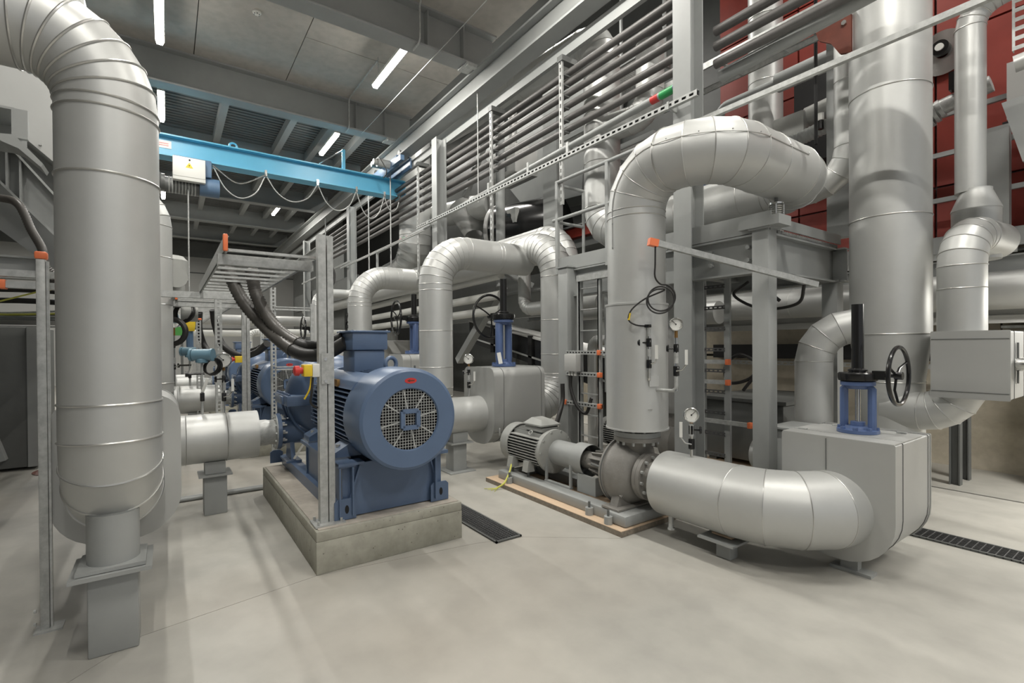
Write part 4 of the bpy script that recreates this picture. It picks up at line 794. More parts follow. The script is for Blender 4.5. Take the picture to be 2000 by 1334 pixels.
gauge('pressure gauge with white lever on the right foreground elbow pipe', (-2.24, 3.24, .655), .315, (.55, -.8, .05), side=(-.8, -.55, 0), r=.056)
gauge('pressure gauge on a stub at the right side of the big pump riser', (-2.54, 3.22, 1.14), .52, (.55, -.8, .05), side=(.8, .5, 0), r=.052, horiz=(.16, .03, 0))
gauge('pressure gauge on the short discharge pipe beside the latched box', (-5.25, 3.05, .885), .46, (.75, -.65, .05), side=(.5, .8, 0), r=.062)
gauge('pressure gauge in front of the slotted post over the suction pipe', (-5.25, .43, .90), .49, (.95, -.2, .05), side=(.1, 1, 0), r=.068)
gauge('small pressure gauge above the second suction pipe near the riser', (-9.4, .1, .905), 1.0, (.95, -.2, .05), side=(.1, 1, 0), r=.08)
# temperature probe on the riser jacket
t = thing('temperature_probe', 'probe with black cocks mounted on the front of the big pump riser jacket', 'probe', (-2.55, 3.14, 1.05))
q = V((-2.55, 3.135, 1.22)); UP = V((0, 0, 1))
MB().bar((-2.555, 3.143, 1.21), (-2.527, 3.225, 1.21), .085, .006, up=(.95, -.3, 0)).build('patch_plate', ALU, t)
MB().tube(tubepath([q + V((-.03, .03, .0)), q, q + UP * .4], .02), .013, 10).build('stem', CHROME, t)
for z in (.13, .30): MB().box(q + V((-.016, -.016, z - .035)), q + V((.016, .016, z + .035)), .006).build('valve_body', BLACK, t)
MB().cyl(q + UP * .30, q + UP * .30 + V((-.06, -.03, 0)), .007, n=8).build('valve_shaft', BLACK, t); MB().lathe(q + UP * .30 + V((-.06, -.03, 0)), (-.9, -.45, 0), [(.026, 0), (.03, .005), (.024, .018)], 10, cap0=True, cap1=True).build('valve_knob', BLACK, t)
MB().cyl(q + UP * .19, q + UP * .25, .016, n=10).build('union', GALV, t); MB().cyl(q + UP * .35, q + UP * .42, .014, n=10).build('sensor', GALV, t)
MB().tube([q + UP * .13, q + V((.04, .02, .14)), q + V((.05, .03, .18))], .006, 8).build('lever', CHROME, t); MB().bar(q + V((.05, .03, .17)), q + V((.05, .03, .28)), .024, .012, up=(.6, -.8, 0)).build('lever_grip', WHITE, t)
MB().box(q + V((-.03, -.02, .42)), q + V((.012, .02, .445)), .005).build('plug', BLACK, t)
t = thing('sensor_cable', 'coiled black sensor cable hanging in front of the big pump riser', 'cable', (-2.55, 3.0, 1.8))
cc = V((-2.41, 3.10, 1.87)); ex = V((.8, .6, 0)).normalized()
P = [V((-2.40, 3.03, 2.27)), V((-2.41, 3.04, 2.12)), V((-2.42, 3.05, 2.02))]
for k in range(26):
    a = pi / 2 - 2 * pi * k / 12; rr = .098 + .012 * sin(k * .5); P.append(cc + ex * rr * cos(a) + V((0, 0, 1)) * (rr * 1.0 * sin(a) - .004 * k / 3) + V((-.004, -.006, 0)) * (k / 10))
P += [V((-2.52, 3.05, 1.86)), V((-2.61, 3.0, 1.78)), V((-2.63, 2.99, 1.70)), V((-2.60, 3.04, 1.66)), q + V((-.03, 0, .433))]
MB().tube(bez(P, 4), .0065, 8).build('cable', RUB, t); MB().tube([V((-2.622, 2.995, 1.755)), V((-2.63, 2.99, 1.70))], .009, 8).build('yellow_marker', YELLOW, t)
# transmitter stands near the left riser
def transmitter(label, x, y, z, z0=.9, s=1.0):
    t = thing('pressure_transmitter', label, 'transmitter', (x, y, z0)); h = z - z0
    MB().cyl((x, y, z0), (x, y, z - .05 * s), .012 * s, n=8).build('stem', GALV, t); MB().box((x - .02 * s, y - .02 * s, z0 + h * .22), (x + .02 * s, y + .02 * s, z0 + h * .22 + .09 * s), .005 * s).build('ball_valve', BLACK, t)
    MB().bar((x + .03 * s, y, z0 + h * .38), (x + .04 * s, y + .05 * s, z0 + h * .38 + .14 * s), .03 * s, .014 * s, up=(1, 0, 0)).build('lever_grip', WHITE, t); MB().cyl((x, y - .12 * s, z - .20 * s), (x, y + .02, z - .20 * s), .013 * s, n=8).build('side_valve', BLACK, t); MB().cyl((x, y - .15 * s, z - .20 * s), (x, y - .12 * s, z - .20 * s), .032 * s, n=12).build('valve_knob', BLACK, t)
    MB().lathe((x, y, z - .09 * s), (0, 0, 1), [(.03 * s, 0), (.06 * s, .01 * s), (.06 * s, .04 * s), (.04 * s, .06 * s)], 20, cap0=True, cap1=True).build('cell', TRANSM, t)
    MB().cyl((x - .03 * s, y - .08 * s, z), (x + .03 * s, y + .08 * s, z), .062 * s, n=24).build('head', TRANSM, t); MB().cyl((x - .04 * s, y - .10 * s, z), (x - .03 * s, y - .08 * s, z), .068 * s, n=24).build('head_cover', TRANSM, t); MB().cyl((x + .03 * s, y + .08 * s, z), (x + .04 * s, y + .10 * s, z), .068 * s, n=24).build('head_cover', TRANSM, t)
    return t
transmitter('blue grey pressure transmitter standing on the nearest suction pipe', -5.25, .26, 1.44, .9, .85); transmitter('blue grey pressure transmitter, farther and smaller, on the second suction pipe', -9.4, .30, 1.45, .9, 1.1); transmitter('upper blue grey transmitter head beside the left riser', -8.2, .0, 1.92, 1.22, 1.1)
t = thing('coiled_cable', 'black cable coil hanging by the nearer blue grey transmitter', 'cable', (-5.25, .34, 1.32))
for k in range(3): MB().torus((-5.25 + .012 * k, .33 + .01 * k, 1.33), (.8, -.6, .3), .066 + .005 * k, .008, 24, 6).build('coil_turn', RUB, t)
t = thing('coiled_cable', 'black cable coil hanging under the second tray beside the riser', 'cable', (-7.9, .15, 2.0))
for k in range(3): MB().torus((-7.9 + .02 * k, .17 + .02 * k, 1.98), (.7, -.7, .2), .12 + .008 * k, .014, 24, 6).build('coil_turn', RUB, t)
# hook block of the crane
t = thing('hook_block', 'yellow crane hook block hanging on the hoist rope near the second tray', 'hook block', (-10.2, .33, 1.3))
for d in (-.06, .06): MB().prism([(.26, 1.80), (.40, 1.80), (.42, 1.98), (.40, 2.14), (.33, 2.19), (.26, 2.14), (.24, 1.98)], 'x', -10.2 + d - .02, -10.2 + d + .02).build('cheek_plate', YELLOW, t)
MB().cyl((-10.25, .33, 2.0), (-10.15, .33, 2.0), .085, n=20).build('sheave', BLACK, t); MB().cyl((-10.2, .33, 2.05), (-10.2, .33, 2.26), .02, n=10).build('rope_socket', GALV, t); MB().tube([(-10.2, .33, 1.82), (-10.2, .33, 1.55), (-10.2, .35, 1.42)], .055, 10).build('hook_shank', CYAND, t)
# actuator on the second riser
t = thing('valve_actuator', 'light grey valve actuator standing behind the left foreground riser', 'actuator', (-7.9, .12, 1.8))
MB().lathe((-7.95, .05, 2.05), (0, 0, 1), [(.16, 0), (.16, .3), (.13, .34), (.2, .36), (.2, .62), (.15, .68)], 32, cap0=True, cap1=True).build('gear_housing', MOTG, t); MB().cyl((-7.75, .09, 2.42), (-7.66, .11, 2.42), .13, n=28).build('motor_cover', MOTG, t)
MB().cyl((-7.9, .16, 1.98), (-7.9, .35, 1.98), .12, n=24).build('terminal_cover', MOTG, t); MB().cyl((-7.7, .13, 2.18), (-7.62, .13, 2.18), .05, n=12).build('plug', WHITE, t)
o = MB().torus((-7.75, .06, 1.72), (1, -.5, 0), .16, .035, 32, 10).build('hose_loop', RUB, None, at=(-7.75, .06, 1.72)); tag(o, 'thick black hose loop below the grey actuator by the riser', 'hose')
strut_post('slotted galvanised post with orange cap behind the nearest suction pipe', -6.98, .52, 0, 2.13, w=.075, cap=True, plate=False, slots=True)
strut_post('slotted galvanised post beside the flange of the nearest blue pump', -7.15, 1.16, 0, 2.30, w=.065, plate=False, slots=True)
strut_post('slotted post with orange cap beside the yellow hook block', -9.3, .42, 0, 1.95, w=.07, cap=True, plate=False, slots=True)
strut_post('slim slotted post with orange cap between the second pump and the far pipes', -12.0, 1.72, 0, 2.2, w=.06, cap=True, plate=False, slots=True)
t = thing('cable_rung_stand', 'small galvanised ladder stand between the first two blue pumps', 'stand', (-7.1, 1.4, 0))
MB().box((-7.12, 1.62, 0), (-7.08, 1.66, 2.1)).build('upright', GALV, t)
for z in (.35, .78, 1.2, 2.0): MB().box((-7.12, 1.18, z), (-7.09, 1.66, z + .02)).build('rung', GALV, t); MB().box((-7.12, 1.18, z + .035), (-7.09, 1.66, z + .05)).build('rung', GALV, t)
# ---------------------------------------------------------------- vertical cable ladder with strut arms
t = thing('vertical_cable_ladder', 'upright grey cable ladder left of the big pump riser', 'cable ladder', (-4.08, 4.0, 0))
for x in (-4.24, -3.93): MB().box((x - .008, 3.96, 0), (x + .008, 4.02, 2.27)).build('side_rail', GREY, t); MB().box((x - .035 if x < -4 else x - .008, 3.96, 0), (x + .008 if x < -4 else x + .035, 3.966, 2.27)).build('rail_flange', GREY, t)
for k in range(9): MB().box((-4.24, 3.975, .2 + .245 * k), (-3.93, 3.985, .212 + .245 * k)).build('rung', GALV, t); MB().box((-4.24, 3.995, .2 + .245 * k), (-3.93, 4.005, .212 + .245 * k)).build('rung', GALV, t)
MB().box((-4.26, 3.94, 2.25), (-3.5, 4.0, 2.32)).build('top_bracket', GALV, t)
for z, cl, x1, lab in ((1.42, 0, -3.3, 'topmost slotted strut arm with orange end on the upright cable ladder'), (1.17, 0, -3.88, 'middle slotted strut arm with orange end on the upright cable ladder'), (.82, 1, -3.86, 'lowest slotted strut arm with two orange ends on the upright cable ladder')):
    a = slotted(MB(), (-4.44, 3.925, z), (x1, 3.925, z), .045, .03, (0, 0, 1), face=(0, -1, 0)).build('strut_arm', GALV, t); MB().box((-4.44, 3.94, z - .02), (x1, 3.955, z + .02)).build('slot_shade_strip', GALVD, a)  # dark strip gives the open channel its shaded inside
    MB().box((-3.91, 3.915, z - .028), (-3.86, 3.958, z + .028), .004).build('end_cap', ORANGE, a, label='orange plastic end cap')
    if cl: MB().box((-4.47, 3.915, z - .028), (-4.43, 3.958, z + .028), .004).build('end_cap', ORANGE, a, label='orange plastic end cap')
t = thing('junction_box', 'pale grey junction box hung between the strut arms of the cable ladder', 'junction box', (-4.28, 3.86, 1.22))
MB().box((-4.37, 3.84, 1.20), (-4.17, 3.92, 1.40), .006).build('enclosure', WALLG, t)
for x in (-4.32, -4.27, -4.22): MB().cyl((x, 3.88, 1.15), (x, 3.88, 1.20), .016, n=10).build('cable_gland', WHITE, t)
hose('black ribbed cable hanging from the junction box glands', [(-4.30, 3.88, 1.15), (-4.30, 3.88, 1.0), (-4.22, 3.9, .8), (-4.12, 3.95, .72), (-4.05, 3.97, .9)], .02, ribs=False)
t = thing('warning_sign', 'yellow warning sign with black triangle seen through the cable ladder', 'sign', (-5.3, 5.55, 1.2))
MB().box((-5.33, 5.54, 1.02), (-5.08, 5.55, 1.32)).build('plate', YELLOW, t)
MB().prism([(-5.31, 1.14), (-5.10, 1.14), (-5.205, 1.31)], 'y', 5.535, 5.54).build('triangle_border', BLACK, t); MB().prism([(-5.28, 1.16), (-5.13, 1.16), (-5.205, 1.28)], 'y', 5.53, 5.535).build('triangle_field', YELLOW, t)
MB().prism([(-5.25, 1.17), (-5.17, 1.17), (-5.16, 1.2), (-5.20, 1.25)], 'y', 5.526, 5.53).build('hand_symbol', BLACK, t)
for z in (1.06, 1.09): MB().box((-5.30, 5.535, z), (-5.11, 5.54, z + .012)).build('text_line', BLACK, t)
# ---------------------------------------------------------------- platform
PZ = 2.5
t = thing('steel_platform', 'grey steel platform with grating behind the big pump riser', 'platform', (-3.4, 4.9, 2.06))
MB().box((-4.72, 4.05, 2.44), (-2.05, 4.065, 2.6)).build('toe_plate', GREY, t)
MB().ibeam((-4.72, 4.10, 2.265), (-2.2, 4.10, 2.265), .33, .12, .016, .01).build('edge_beam', GREY, t); MB().ibeam((-2.13, 4.12, 2.265), (-2.13, 5.45, 2.265), .33, .12, .016, .01).build('edge_beam', GREY, t)
MB().ibeam((-4.6, 5.4, 2.265), (-2.0, 5.4, 2.265), .33, .12, .016, .01).build('edge_beam', GREY, t)
for x in (-3.9, -3.1): MB().ibeam((x, 4.15, 2.3), (x, 5.35, 2.3), .2, .1, .012, .008).build('cross_beam', GREY, t)
MB().box((-2.07, 4.1, 2.47), (-2.055, 5.4, 2.56)).build('toe_plate', GREY, t)
g = MB()
for k in range(40): y = 4.1 + k * .033; g.box((-4.7, y, 2.44), (-2.08, y + .004, 2.47))
for k in range(26): x = -4.7 + k * .1; g.box((x, 4.1, 2.45), (x + .006, 5.4, 2.47))
g.build('grating', GALV, t, kind='stuff')
MB().box((-2.30, 4.0, 2.47), (-1.96, 4.2, 2.55)).build('bearing_block', GREY, t)
for x in (-2.25, -2.6):
    for z in (2.22, 2.33): MB().cyl((x, 4.05, z), (x, 4.09, z), .02, n=6).build('bolt', GREY, t)
def post(x, y, z1, lab, w=.14):
    c = thing('platform_column', lab, 'column', (x, y, 0)); h = w / 2
    MB().box((x - h, y - h, .012), (x + h, y + h, z1), .006).build('box_section', GREY, c); MB().box((x - h - .05, y - h - .05, 0), (x + h + .05, y + h + .05, .012)).build('base_plate', GREY, c); MB().box((x - h - .02, y - h - .02, z1 - .015), (x + h + .02, y + h + .02, z1)).build('cap_plate', GREY, c)
post(-2.13, 4.1, 2.47, 'grey platform column carrying the spring hanger, left of the big valve box'); post(-4.5, 4.02, 2.46, 'grey column at the left end of the platform, behind the small grey motor', .17); post(-2.13, 5.4, 2.12, 'rear platform column left of the widest silver pipe'); 
t = thing('spring_hanger', 'small caged spring hanger on the platform corner under the arch end', 'spring', (-2.08, 4.2, 2.55))
MB().cyl((-2.08, 4.2, 2.55), (-2.08, 4.2, 2.57), .06, n=20).build('base', WHITE, t); MB().cyl((-2.08, 4.2, 2.67), (-2.08, 4.2, 2.685), .06, n=20).build('top_disc', CHROME, t); MB().cyl((-2.08, 4.2, 2.68), (-2.08, 4.2, 2.8), .015, n=10).build('rod', GREYD, t)
for k in range(5): MB().torus((-2.08, 4.2, 2.585 + .018 * k), (0, 0, 1), .045, .006, 20, 6).build('spring_coil', CHROME, t)
for k in range(4): a = k * pi / 2 + .4; MB().cyl((-2.08 + .055 * cos(a), 4.2 + .055 * sin(a), 2.57), (-2.08 + .055 * cos(a), 4.2 + .055 * sin(a), 2.67), .006, n=6).build('cage_bar', CHROME, t)
t = thing('handrail', 'grey tubular handrail on the platform edge left of the big pump riser', 'railing', (-4.2, 4.05, 2.6))
for z in (3.56, 3.09): MB().tube([(-4.80 if z < 3.2 else -4.74, 4.05, z), (-3.3, 4.05, z)], .022, 10).build('rail', GREY, t); MB().tube([(-4.72, 4.05, z - .03), (-4.72, 4.5, z - .03)], .02, 10).build('rail', GREY, t)
for x in (-4.72, -3.86): MB().box((x - .022, 4.03, 2.4), (x + .022, 4.07, 3.56)).build('stanchion', GREY, t)
for y in (4.5,): MB().cyl((-4.72, y, 2.45), (-4.72, y, 3.53), .02, n=10).build('stanchion', GREY, t)
# strut arm carrying the sensor cable
t = thing('cable_outrigger', 'slotted strut arm with orange end reaching past the grey column toward the riser', 'bracket', (-2.2, 3.4, 2.2))
MB().bar((-2.40, 3.03, 2.275), (-1.85, 4.4, 1.99), .035, .045).build('channel', GALV, t); MB().bar((-2.425, 2.985, 2.283), (-2.395, 3.05, 2.27), .045, .055).build('end_cap', ORANGE, t, label='orange plastic end cap')
hose('black cable looping under the platform behind the grey column', [(-1.9, 4.3, 2.0), (-2.1, 4.6, 1.86), (-2.5, 4.75, 1.85), (-2.75, 4.7, 2.0), (-2.6, 4.7, 2.12)], .014, ribs=False)
hose('black cable hanging in a loop between the two grey columns', [(-2.25, 4.6, 1.9), (-2.4, 4.6, 2.02), (-2.48, 4.6, 1.95), (-2.42, 4.6, 1.5), (-2.5, 4.6, 1.2), (-2.75, 4.6, 1.12), (-2.78, 4.6, 1.3), (-2.62, 4.6, 1.4), (-2.45, 4.6, 1.28), (-2.6, 4.6, 1.05)], .016, ribs=False)
t = thing('vertical_cable_ladder', 'narrow slotted cable ladder just right of the big grey column', 'cable ladder', (-2.75, 4.55, 0))
MB().box((-2.74, 4.5, 0), (-2.68, 4.53, 2.2)).build('side_rail', GREY, t); MB().box((-2.98, 4.5, 0), (-2.95, 4.53, 2.2)).build('side_rail', GREY, t)
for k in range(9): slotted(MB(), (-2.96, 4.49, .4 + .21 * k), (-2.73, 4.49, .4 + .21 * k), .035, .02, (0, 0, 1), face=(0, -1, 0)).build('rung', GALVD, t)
for z, x1 in ((1.33, -2.66), (1.13, -2.66), (.74, -2.44)):
    a = MB().box((-2.98, 4.44, z - .02), (x1, 4.47, z + .02)).build('strut_arm', GALV, t); MB().box((x1 - .03, 4.43, z - .028), (x1 + .005, 4.48, z + .028), .004).build('end_cap', ORANGE, a, label='orange plastic end cap')
# grey cabinet between columns
t = thing('floor_cabinet', 'low grey steel cabinet between the two right columns', 'cabinet', (-1.95, 4.5, 0)); MB().box((-2.18, 4.28, 0), (-1.72, 4.7, .78), .006).build('body', GREY, t); MB().box((-2.20, 4.26, .775), (-1.70, 4.72, .79)).build('lid', GREY, t)
# ---------------------------------------------------------------- rails, strut hangers and pipe rack
t = thing('slotted_rail', 'long slotted galvanised rail running level past both grey columns', 'rail', (-5.5, 3.85, 3.72))
slotted(MB(), (-2.58, 3.83, 3.725), (-8.5, 3.83, 3.725), .054, .04, (0, 0, 1), slot=.045, gap=.032, sw=.42, face=(0, -1, 0)).build('slotted_channel', GALV, t); MB().box((-8.5, 3.865, 3.70), (-2.58, 3.87, 3.75)).build('slot_shade_strip', GALVD, t)  # dark strip behind the slots replaces the shade of the open channel
for x in (-2.85, -7.98): MB().box((x - .04, 3.82, 3.69), (x - .02, 3.95, 3.76)).build('clamp', GALV, t)
for (x0, x1, z, lab) in ((-8.2, -13.4, 3.63, 'thin double strut rail continuing left of the slotted rail'), (-12.6, -18, 3.7, 'farthest thin strut rail by the galvanised post')):
    o = MB().box((x1, 3.83, z - .02), (x0, 3.87, z - .005)).box((x1, 3.83, z + .005), (x0, 3.87, z + .02)).box((-13.12, 3.86, z - .02), (-13.06, 3.95, z + .02)).build('strut_rail', GALV, None, at=(x0, 3.85, z)); tag(o, lab, 'rail')
o = MB().box((-2.73, 3.91, 3.49), (.6, 3.95, 3.53)).build('strut_rail', GALV, None, at=(-1.5, 3.9, 3.5)); tag(o, 'bright galvanised strut crossing in front of the widest silver pipe', 'rail')
for i, (x, z0, z1) in enumerate(((-4.66, 3.27, 5.1), (-6.28, 3.1, 5.12), (-8.94, 2.83, 5.1))):
    t = thing('strut_hanger', ['slotted upright strut hanging beside the platform handrail', 'slotted upright strut hanging near the grey hopper', 'slotted upright strut left of the second grey column'][i], 'hanger', (x, 4.08, z0))
    slotted(MB(), (x, 4.06, z0), (x, 4.06, z1), .055, .03, (1, 0, 0), slot=.05, gap=.04, sw=.4, face=(0, -1, 0)).build('slotted_channel', GALV, t); MB().box((x - .05, 4.05, z1 - .04), (x + .05, 4.3, z1 + .03)).build('head_clamp', GREYD, t)
    for z in (4.96, 4.83, 4.70, 4.55, 4.39, 4.25): MB().box((x - .02, 4.075, z - .06), (x + .02, 4.2, z - .045)).build('pipe_clamp', GREYD, t)
lev = ['topmost', 'second', 'third', 'fourth', 'fifth', 'sixth']
for k, z in enumerate((4.96, 4.83, 4.70, 4.55, 4.39, 4.25)):
    o = MB().tube([(-16, 4.20, z), (-2.9, 4.20, z)], .042, 14).build('rack_tube', RACK, None, at=(-6, 4.15, z)); tag(o, 'dark steel tube of the rack under the runway beam, %s from above' % lev[k], 'tube', 'dark tubes of the pipe rack')
for k, (z, y) in enumerate(((4.38, 4.15), (4.24, 4.15), (4.08, 4.15))):
    o = MB().tube([(-2.6, y, z), (1.5, y, z)], .042, 14).build('rack_tube', RACK, None, at=(-2, y, z)); tag(o, 'dark steel tube right of the big column, %s of three' % ('top', 'middle', 'lowest')[k], 'tube')
t = thing('grey_conduit', 'light grey conduit with red and green tape sloping below the dark tubes', 'conduit', (-5, 4.08, 3.95))
MB().tube([(-2.9, 4.06, 4.0), (-7.8, 4.06, 3.83)], .038, 14).build('tube', GREY, t)
MB().tube([(-2.98, 4.06, 3.997), (-3.14, 4.06, 3.991)], .0395, 14).build('green_tape', GRTAPE, t); MB().tube([(-3.16, 4.06, 3.99), (-3.25, 4.06, 3.987)], .0395, 14).build('red_tape', REDP, t); MB().tube([(-2.94, 4.06, 3.998), (-2.975, 4.06, 3.997)], .0395, 14).build('blue_tape', VBLUE, t)
for x in (-4.5, -5.3, -6.3): MB().box((x - .02, 4.02, 3.86), (x + .02, 4.1, 3.99)).build('pipe_clamp', GALV, t)
t = thing('grey_conduit', 'thin grey conduit with red and green tape, far left under the tube rack', 'conduit', (-9.5, 4.1, 3.8))
MB().tube(tubepath([(-8.2, 4.06, 3.78), (-11.2, 4.06, 3.72), (-11.2, 4.06, 3.0)], .08), .03, 10).build('tube', GREY, t); MB().tube([(-9.55, 4.06, 3.753), (-9.7, 4.06, 3.75)], .032, 10).build('green_tape', GRTAPE, t)
for x in (-9.47, -9.78): MB().tube([(x + .06, 4.06, 3.754), (x - .06, 4.06, 3.75)], .0315, 10).build('red_tape', REDP, t)
o = MB().tube([(-2.62, 4.28, 4.02), (1.0, 4.28, 4.22)], .06, 16).build('grey_conduit', GREY, None, at=(-2, 4.3, 4.1)); tag(o, 'thick grey conduit clamped at the big column and rising to the top right', 'conduit')
o = MB().cyl((-6.55, 4.0, 3.75), (-6.55, 4.0, 5.46), .008, n=6).build('hanger_rod', GALV, None, at=(-6.55, 4.0, 4)); tag(o, 'thin rod hanging beside the slotted upright near the hopper', 'rod')
for i, (x, z0) in enumerate(((-10.2, 3.1), (-11.6, 3.2), (-15.5, 2.6))):
    o = MB().cyl((x, 4.0, z0), (x, 4.0, 5.46), .015, n=8).build('hanger_rod', GALV, None, at=(x, 4, z0)); tag(o, ['thin vertical rod just right of the far taped conduit', 'thin vertical rod under the end of the blue crane girder', 'farthest thin vertical rod left of the third column'][i], 'rod')
# ================================================================ background: boiler bay
BO = t = thing('boiler', 'big red clad boiler behind the pipes at the upper right', 'boiler', (-2, 7.6, 2.5))
def red_panels(xs, zs, y, m=RED):
    for i, (x0, x1) in enumerate(zip(xs, xs[1:])):
        for z0, z1 in zip(zs, zs[1:]): MB().box((x0 + .012, y, z0 + .012), (x1 - .012, y + .06, z1 - .012)).build('red_panel', m, t)
red_panels((-4.5, -3.9, -3.3, -2.6, -1.8, -1.05, -.5, .6, 2.0), (2.66, 3.3, 4.1, 5.0, 6.2, 7.4), 7.3)
MB().box((-4.5, 7.36, 2.62), (2, 7.84, 7.4)).build('casing', GREYD, t)
t = thing('service_scaffold', 'grey steel bay frame with rails in front of the red boiler', 'frame', (-1.3, 7.0, 0))
for z in (2.62, 3.05, 3.55, 3.98): MB().box((-2.3, 6.98, z), (1.2, 7.02, z + .05)).build('rail', GREY, t)
MB().box((-1.42, 6.95, 2.3), (-1.36, 7.03, 4.2)).build('stanchion', GREY, t); MB().box((-1.26, 6.6, 2.5), (-1.08, 6.7, 3.6)).build('stanchion', GREY, t); MB().prism([(-1.03, 3.6), (.5, 3.75), (.5, 2.9), (-.9, 3.05)], 'y', 6.0, 6.6).build('grey_hood', GREY, t)
MB().box((-1.14, 6.86, 3.72), (.8, 6.95, 4.28)).build('louvre_panel', WALLG, t); MB().bar((-1.16, 6.82, 3.66), (.5, 6.82, 3.74), .04, .05).build('angle', DARK, t)
t = thing('walkway', 'grey steel walkway beam with open grating strip along the far wall', 'walkway', (-3, 6.9, 2.2))
MB().box((-9, 6.75, 2.45), (2, 6.80, 2.62)).build('toe_beam', GREY, t); MB().box((-9, 6.82, 2.40), (2, 7.3, 2.43)).build('deck_plate', GREYD, t); MB().ibeam((-9, 6.85, 2.22), (2, 6.85, 2.22), .30, .14).build('edge_beam', GREY, t)
for k in range(80): x = -7 + k * .1; MB().box((x, 6.76, 2.385), (x + .05, 6.78, 2.45)).build('grating_bar', GALV, t)
pipe('wall_pipe', 'large silver pipe running level along the concrete wall, right', [(-5.6, 6.75, 2.05), (1.5, 6.75, 2.0)], .19, bead=.004, cuts={0: [.35, .7]})
o = MB().box((-5.6, 7.0, 1.78), (2, 7.25, 1.86)).box((-5.6, 6.95, 1.70), (2, 7.0, 1.78)).build('cable_trunking', WALLG, None, at=(-2, 7.1, 1.7)); tag(o, 'pale cable trunking below the large level wall pipe', 'trunking')
o = MB().box((-4.9, 7.72, 1.28), (2.2, 7.84, 1.50)).build('dark_trunking', DARK, None, at=(-2, 7.8, 1.28)); tag(o, 'black trunking strip on the concrete wall behind the side elbow pipe', 'trunking')
o = slotted(MB(), (-4.6, 7.4, 1.22), (-1.0, 7.4, 1.22), .06, .04, (0, 0, 1), slot=.05, gap=.04, face=(0, -1, 0)).build('slotted_rail', GALV, None, at=(-3, 7.4, 1.22)); tag(o, 'slotted rail on the dim concrete wall behind the side elbow pipe', 'rail')
t = thing('dark_tank', 'dark steel tank standing on the floor behind the narrow cable ladder', 'tank', (-3.2, 6.0, 0)); MB().box((-3.7, 5.6, .12), (-2.7, 6.9, .82), .02).build('body', GREYD, t); MB().box((-3.75, 5.55, .82), (-2.65, 6.95, .86)).build('lid', GREYD, t); MB().box((-3.7, 5.4, .0), (-2.6, 6.9, .06)).build('wood_base', WOOD, t)
for x, y in ((-3.6, 5.7), (-2.8, 5.7), (-3.6, 6.8), (-2.8, 6.8)): MB().box((x - .05, y - .05, .06), (x + .05, y + .05, .12)).build('foot', GREYD, t)
t = thing('small_valve', 'dark hand valve on a thin pipe in front of the dim wall', 'valve', (-3.3, 7.2, 0)); MB().cyl((-3.25, 7.2, 0), (-3.25, 7.2, 1.2), .03, n=10).build('pipe', GREY, t); MB().box((-3.30, 7.15, 1.08), (-3.2, 7.25, 1.35), .01).build('body', BLACK, t); MB().bar((-3.2, 7.14, 1.28), (-3.1, 7.12, 1.22), .03, .02).build('lever', BRASS, t)
t = thing('black_wheel_valve', 'black handwheel valve low behind the big valve box', 'valve', (-2.3, 5.6, .0)); MB().cyl((-2.3, 5.6, 0), (-2.3, 5.6, .75), .06, n=12).build('stem', BLACK, t); MB().torus((-2.3, 5.6, .80), (0, 0, 1), .15, .02, 28, 8).build('handwheel', BLACK, t); MB().bar((-2.45, 5.6, .80), (-2.15, 5.6, .80), .02, .02).build('spoke', BLACK, t); MB().bar((-2.3, 5.45, .80), (-2.3, 5.75, .80), .02, .02).build('spoke', BLACK, t)
pipe('boiler_riser', 'silver riser in front of the red boiler, right of the big column', [(-3.25, 6.3, 2.7), (-3.25, 6.3, 8.6)], .20, cuts={0: [.36, .5]}, bead=.004)
o = MB().tube(tubepath([(-3.7, 6.0, 4.0), (-3.7, 6.0, 4.62), (-2.2, 6.0, 4.62)], .12), .06, 14).build('grey_pipe', GREY, None, at=(-3.7, 6, 4)); tag(o, 'thin grey pipe bent level in front of the boiler riser', 'pipe')
o = MB().tube([(-2.95, 6.0, 4.62), (-2.0, 6.0, 4.64)], .11, 18).build('grey_pipe', GREY, None, at=(-2.5, 6, 4.6)); tag(o, 'thicker grey sleeve on the level pipe left of the red bracket', 'pipe')
o = MB().tube([(-2.36, 5.6, 3.6), (-2.36, 5.6, 8)], .018, 8).build('black_rod', DARK, None, at=(-2.36, 5.6, 3.6)); tag(o, 'thin black vertical rod left of the cross pipe', 'rod')
o = MB().box((-2.3, 5.7, 2.6), (-2.05, 5.8, 8)).build('grey_pier', GREY, None, at=(-2.2, 5.75, 2.6)); tag(o, 'tall grey steel pier between the black rod and the cross pipe', 'pier')
t = thing('burner_unit', 'grey gas burner with ribbed hose above the end of the pipe arch', 'burner', (-2.75, 6.3, 3.95))
MB().box((-3.1, 6.15, 4.0), (-2.72, 6.5, 4.28), .04).build('housing', MOTG, t); MB().cyl((-2.75, 6.3, 4.22), (-2.35, 6.3, 4.26), .11, n=24).build('fan_drum', MOTG, t); MB().cyl((-2.37, 6.3, 4.25), (-2.30, 6.3, 4.26), .13, n=24).build('drum_rim', GALV, t)
MB().tube([(-3.0 + .02 * k, 6.2, 3.92 + .003 * k) for k in range(34)], .075, 14, wave=.1).build('ribbed_hose', GREY, t)
for x in (-2.52, -2.40): MB().cyl((x, 6.1, 4.04), (x, 6.1, 4.12), .035, n=8).build('cable_gland', WHITE, t); MB().cyl((x, 6.1, 3.94), (x, 6.1, 4.04), .03, n=8).build('plug', BLACK, t)
MB().box((-3.2, 6.95, 3.9), (-2.3, 7.3, 5.2)).build('dark_recess', DARK, BO, label='black block for a dark recess')  # black block set in for the darkness of a recess
ladder_tray('dark cable ladder slanting past the red boiler at the top right', 1.0, -4.2, 5.0, 5.5, 4.65, 11, caps=False)
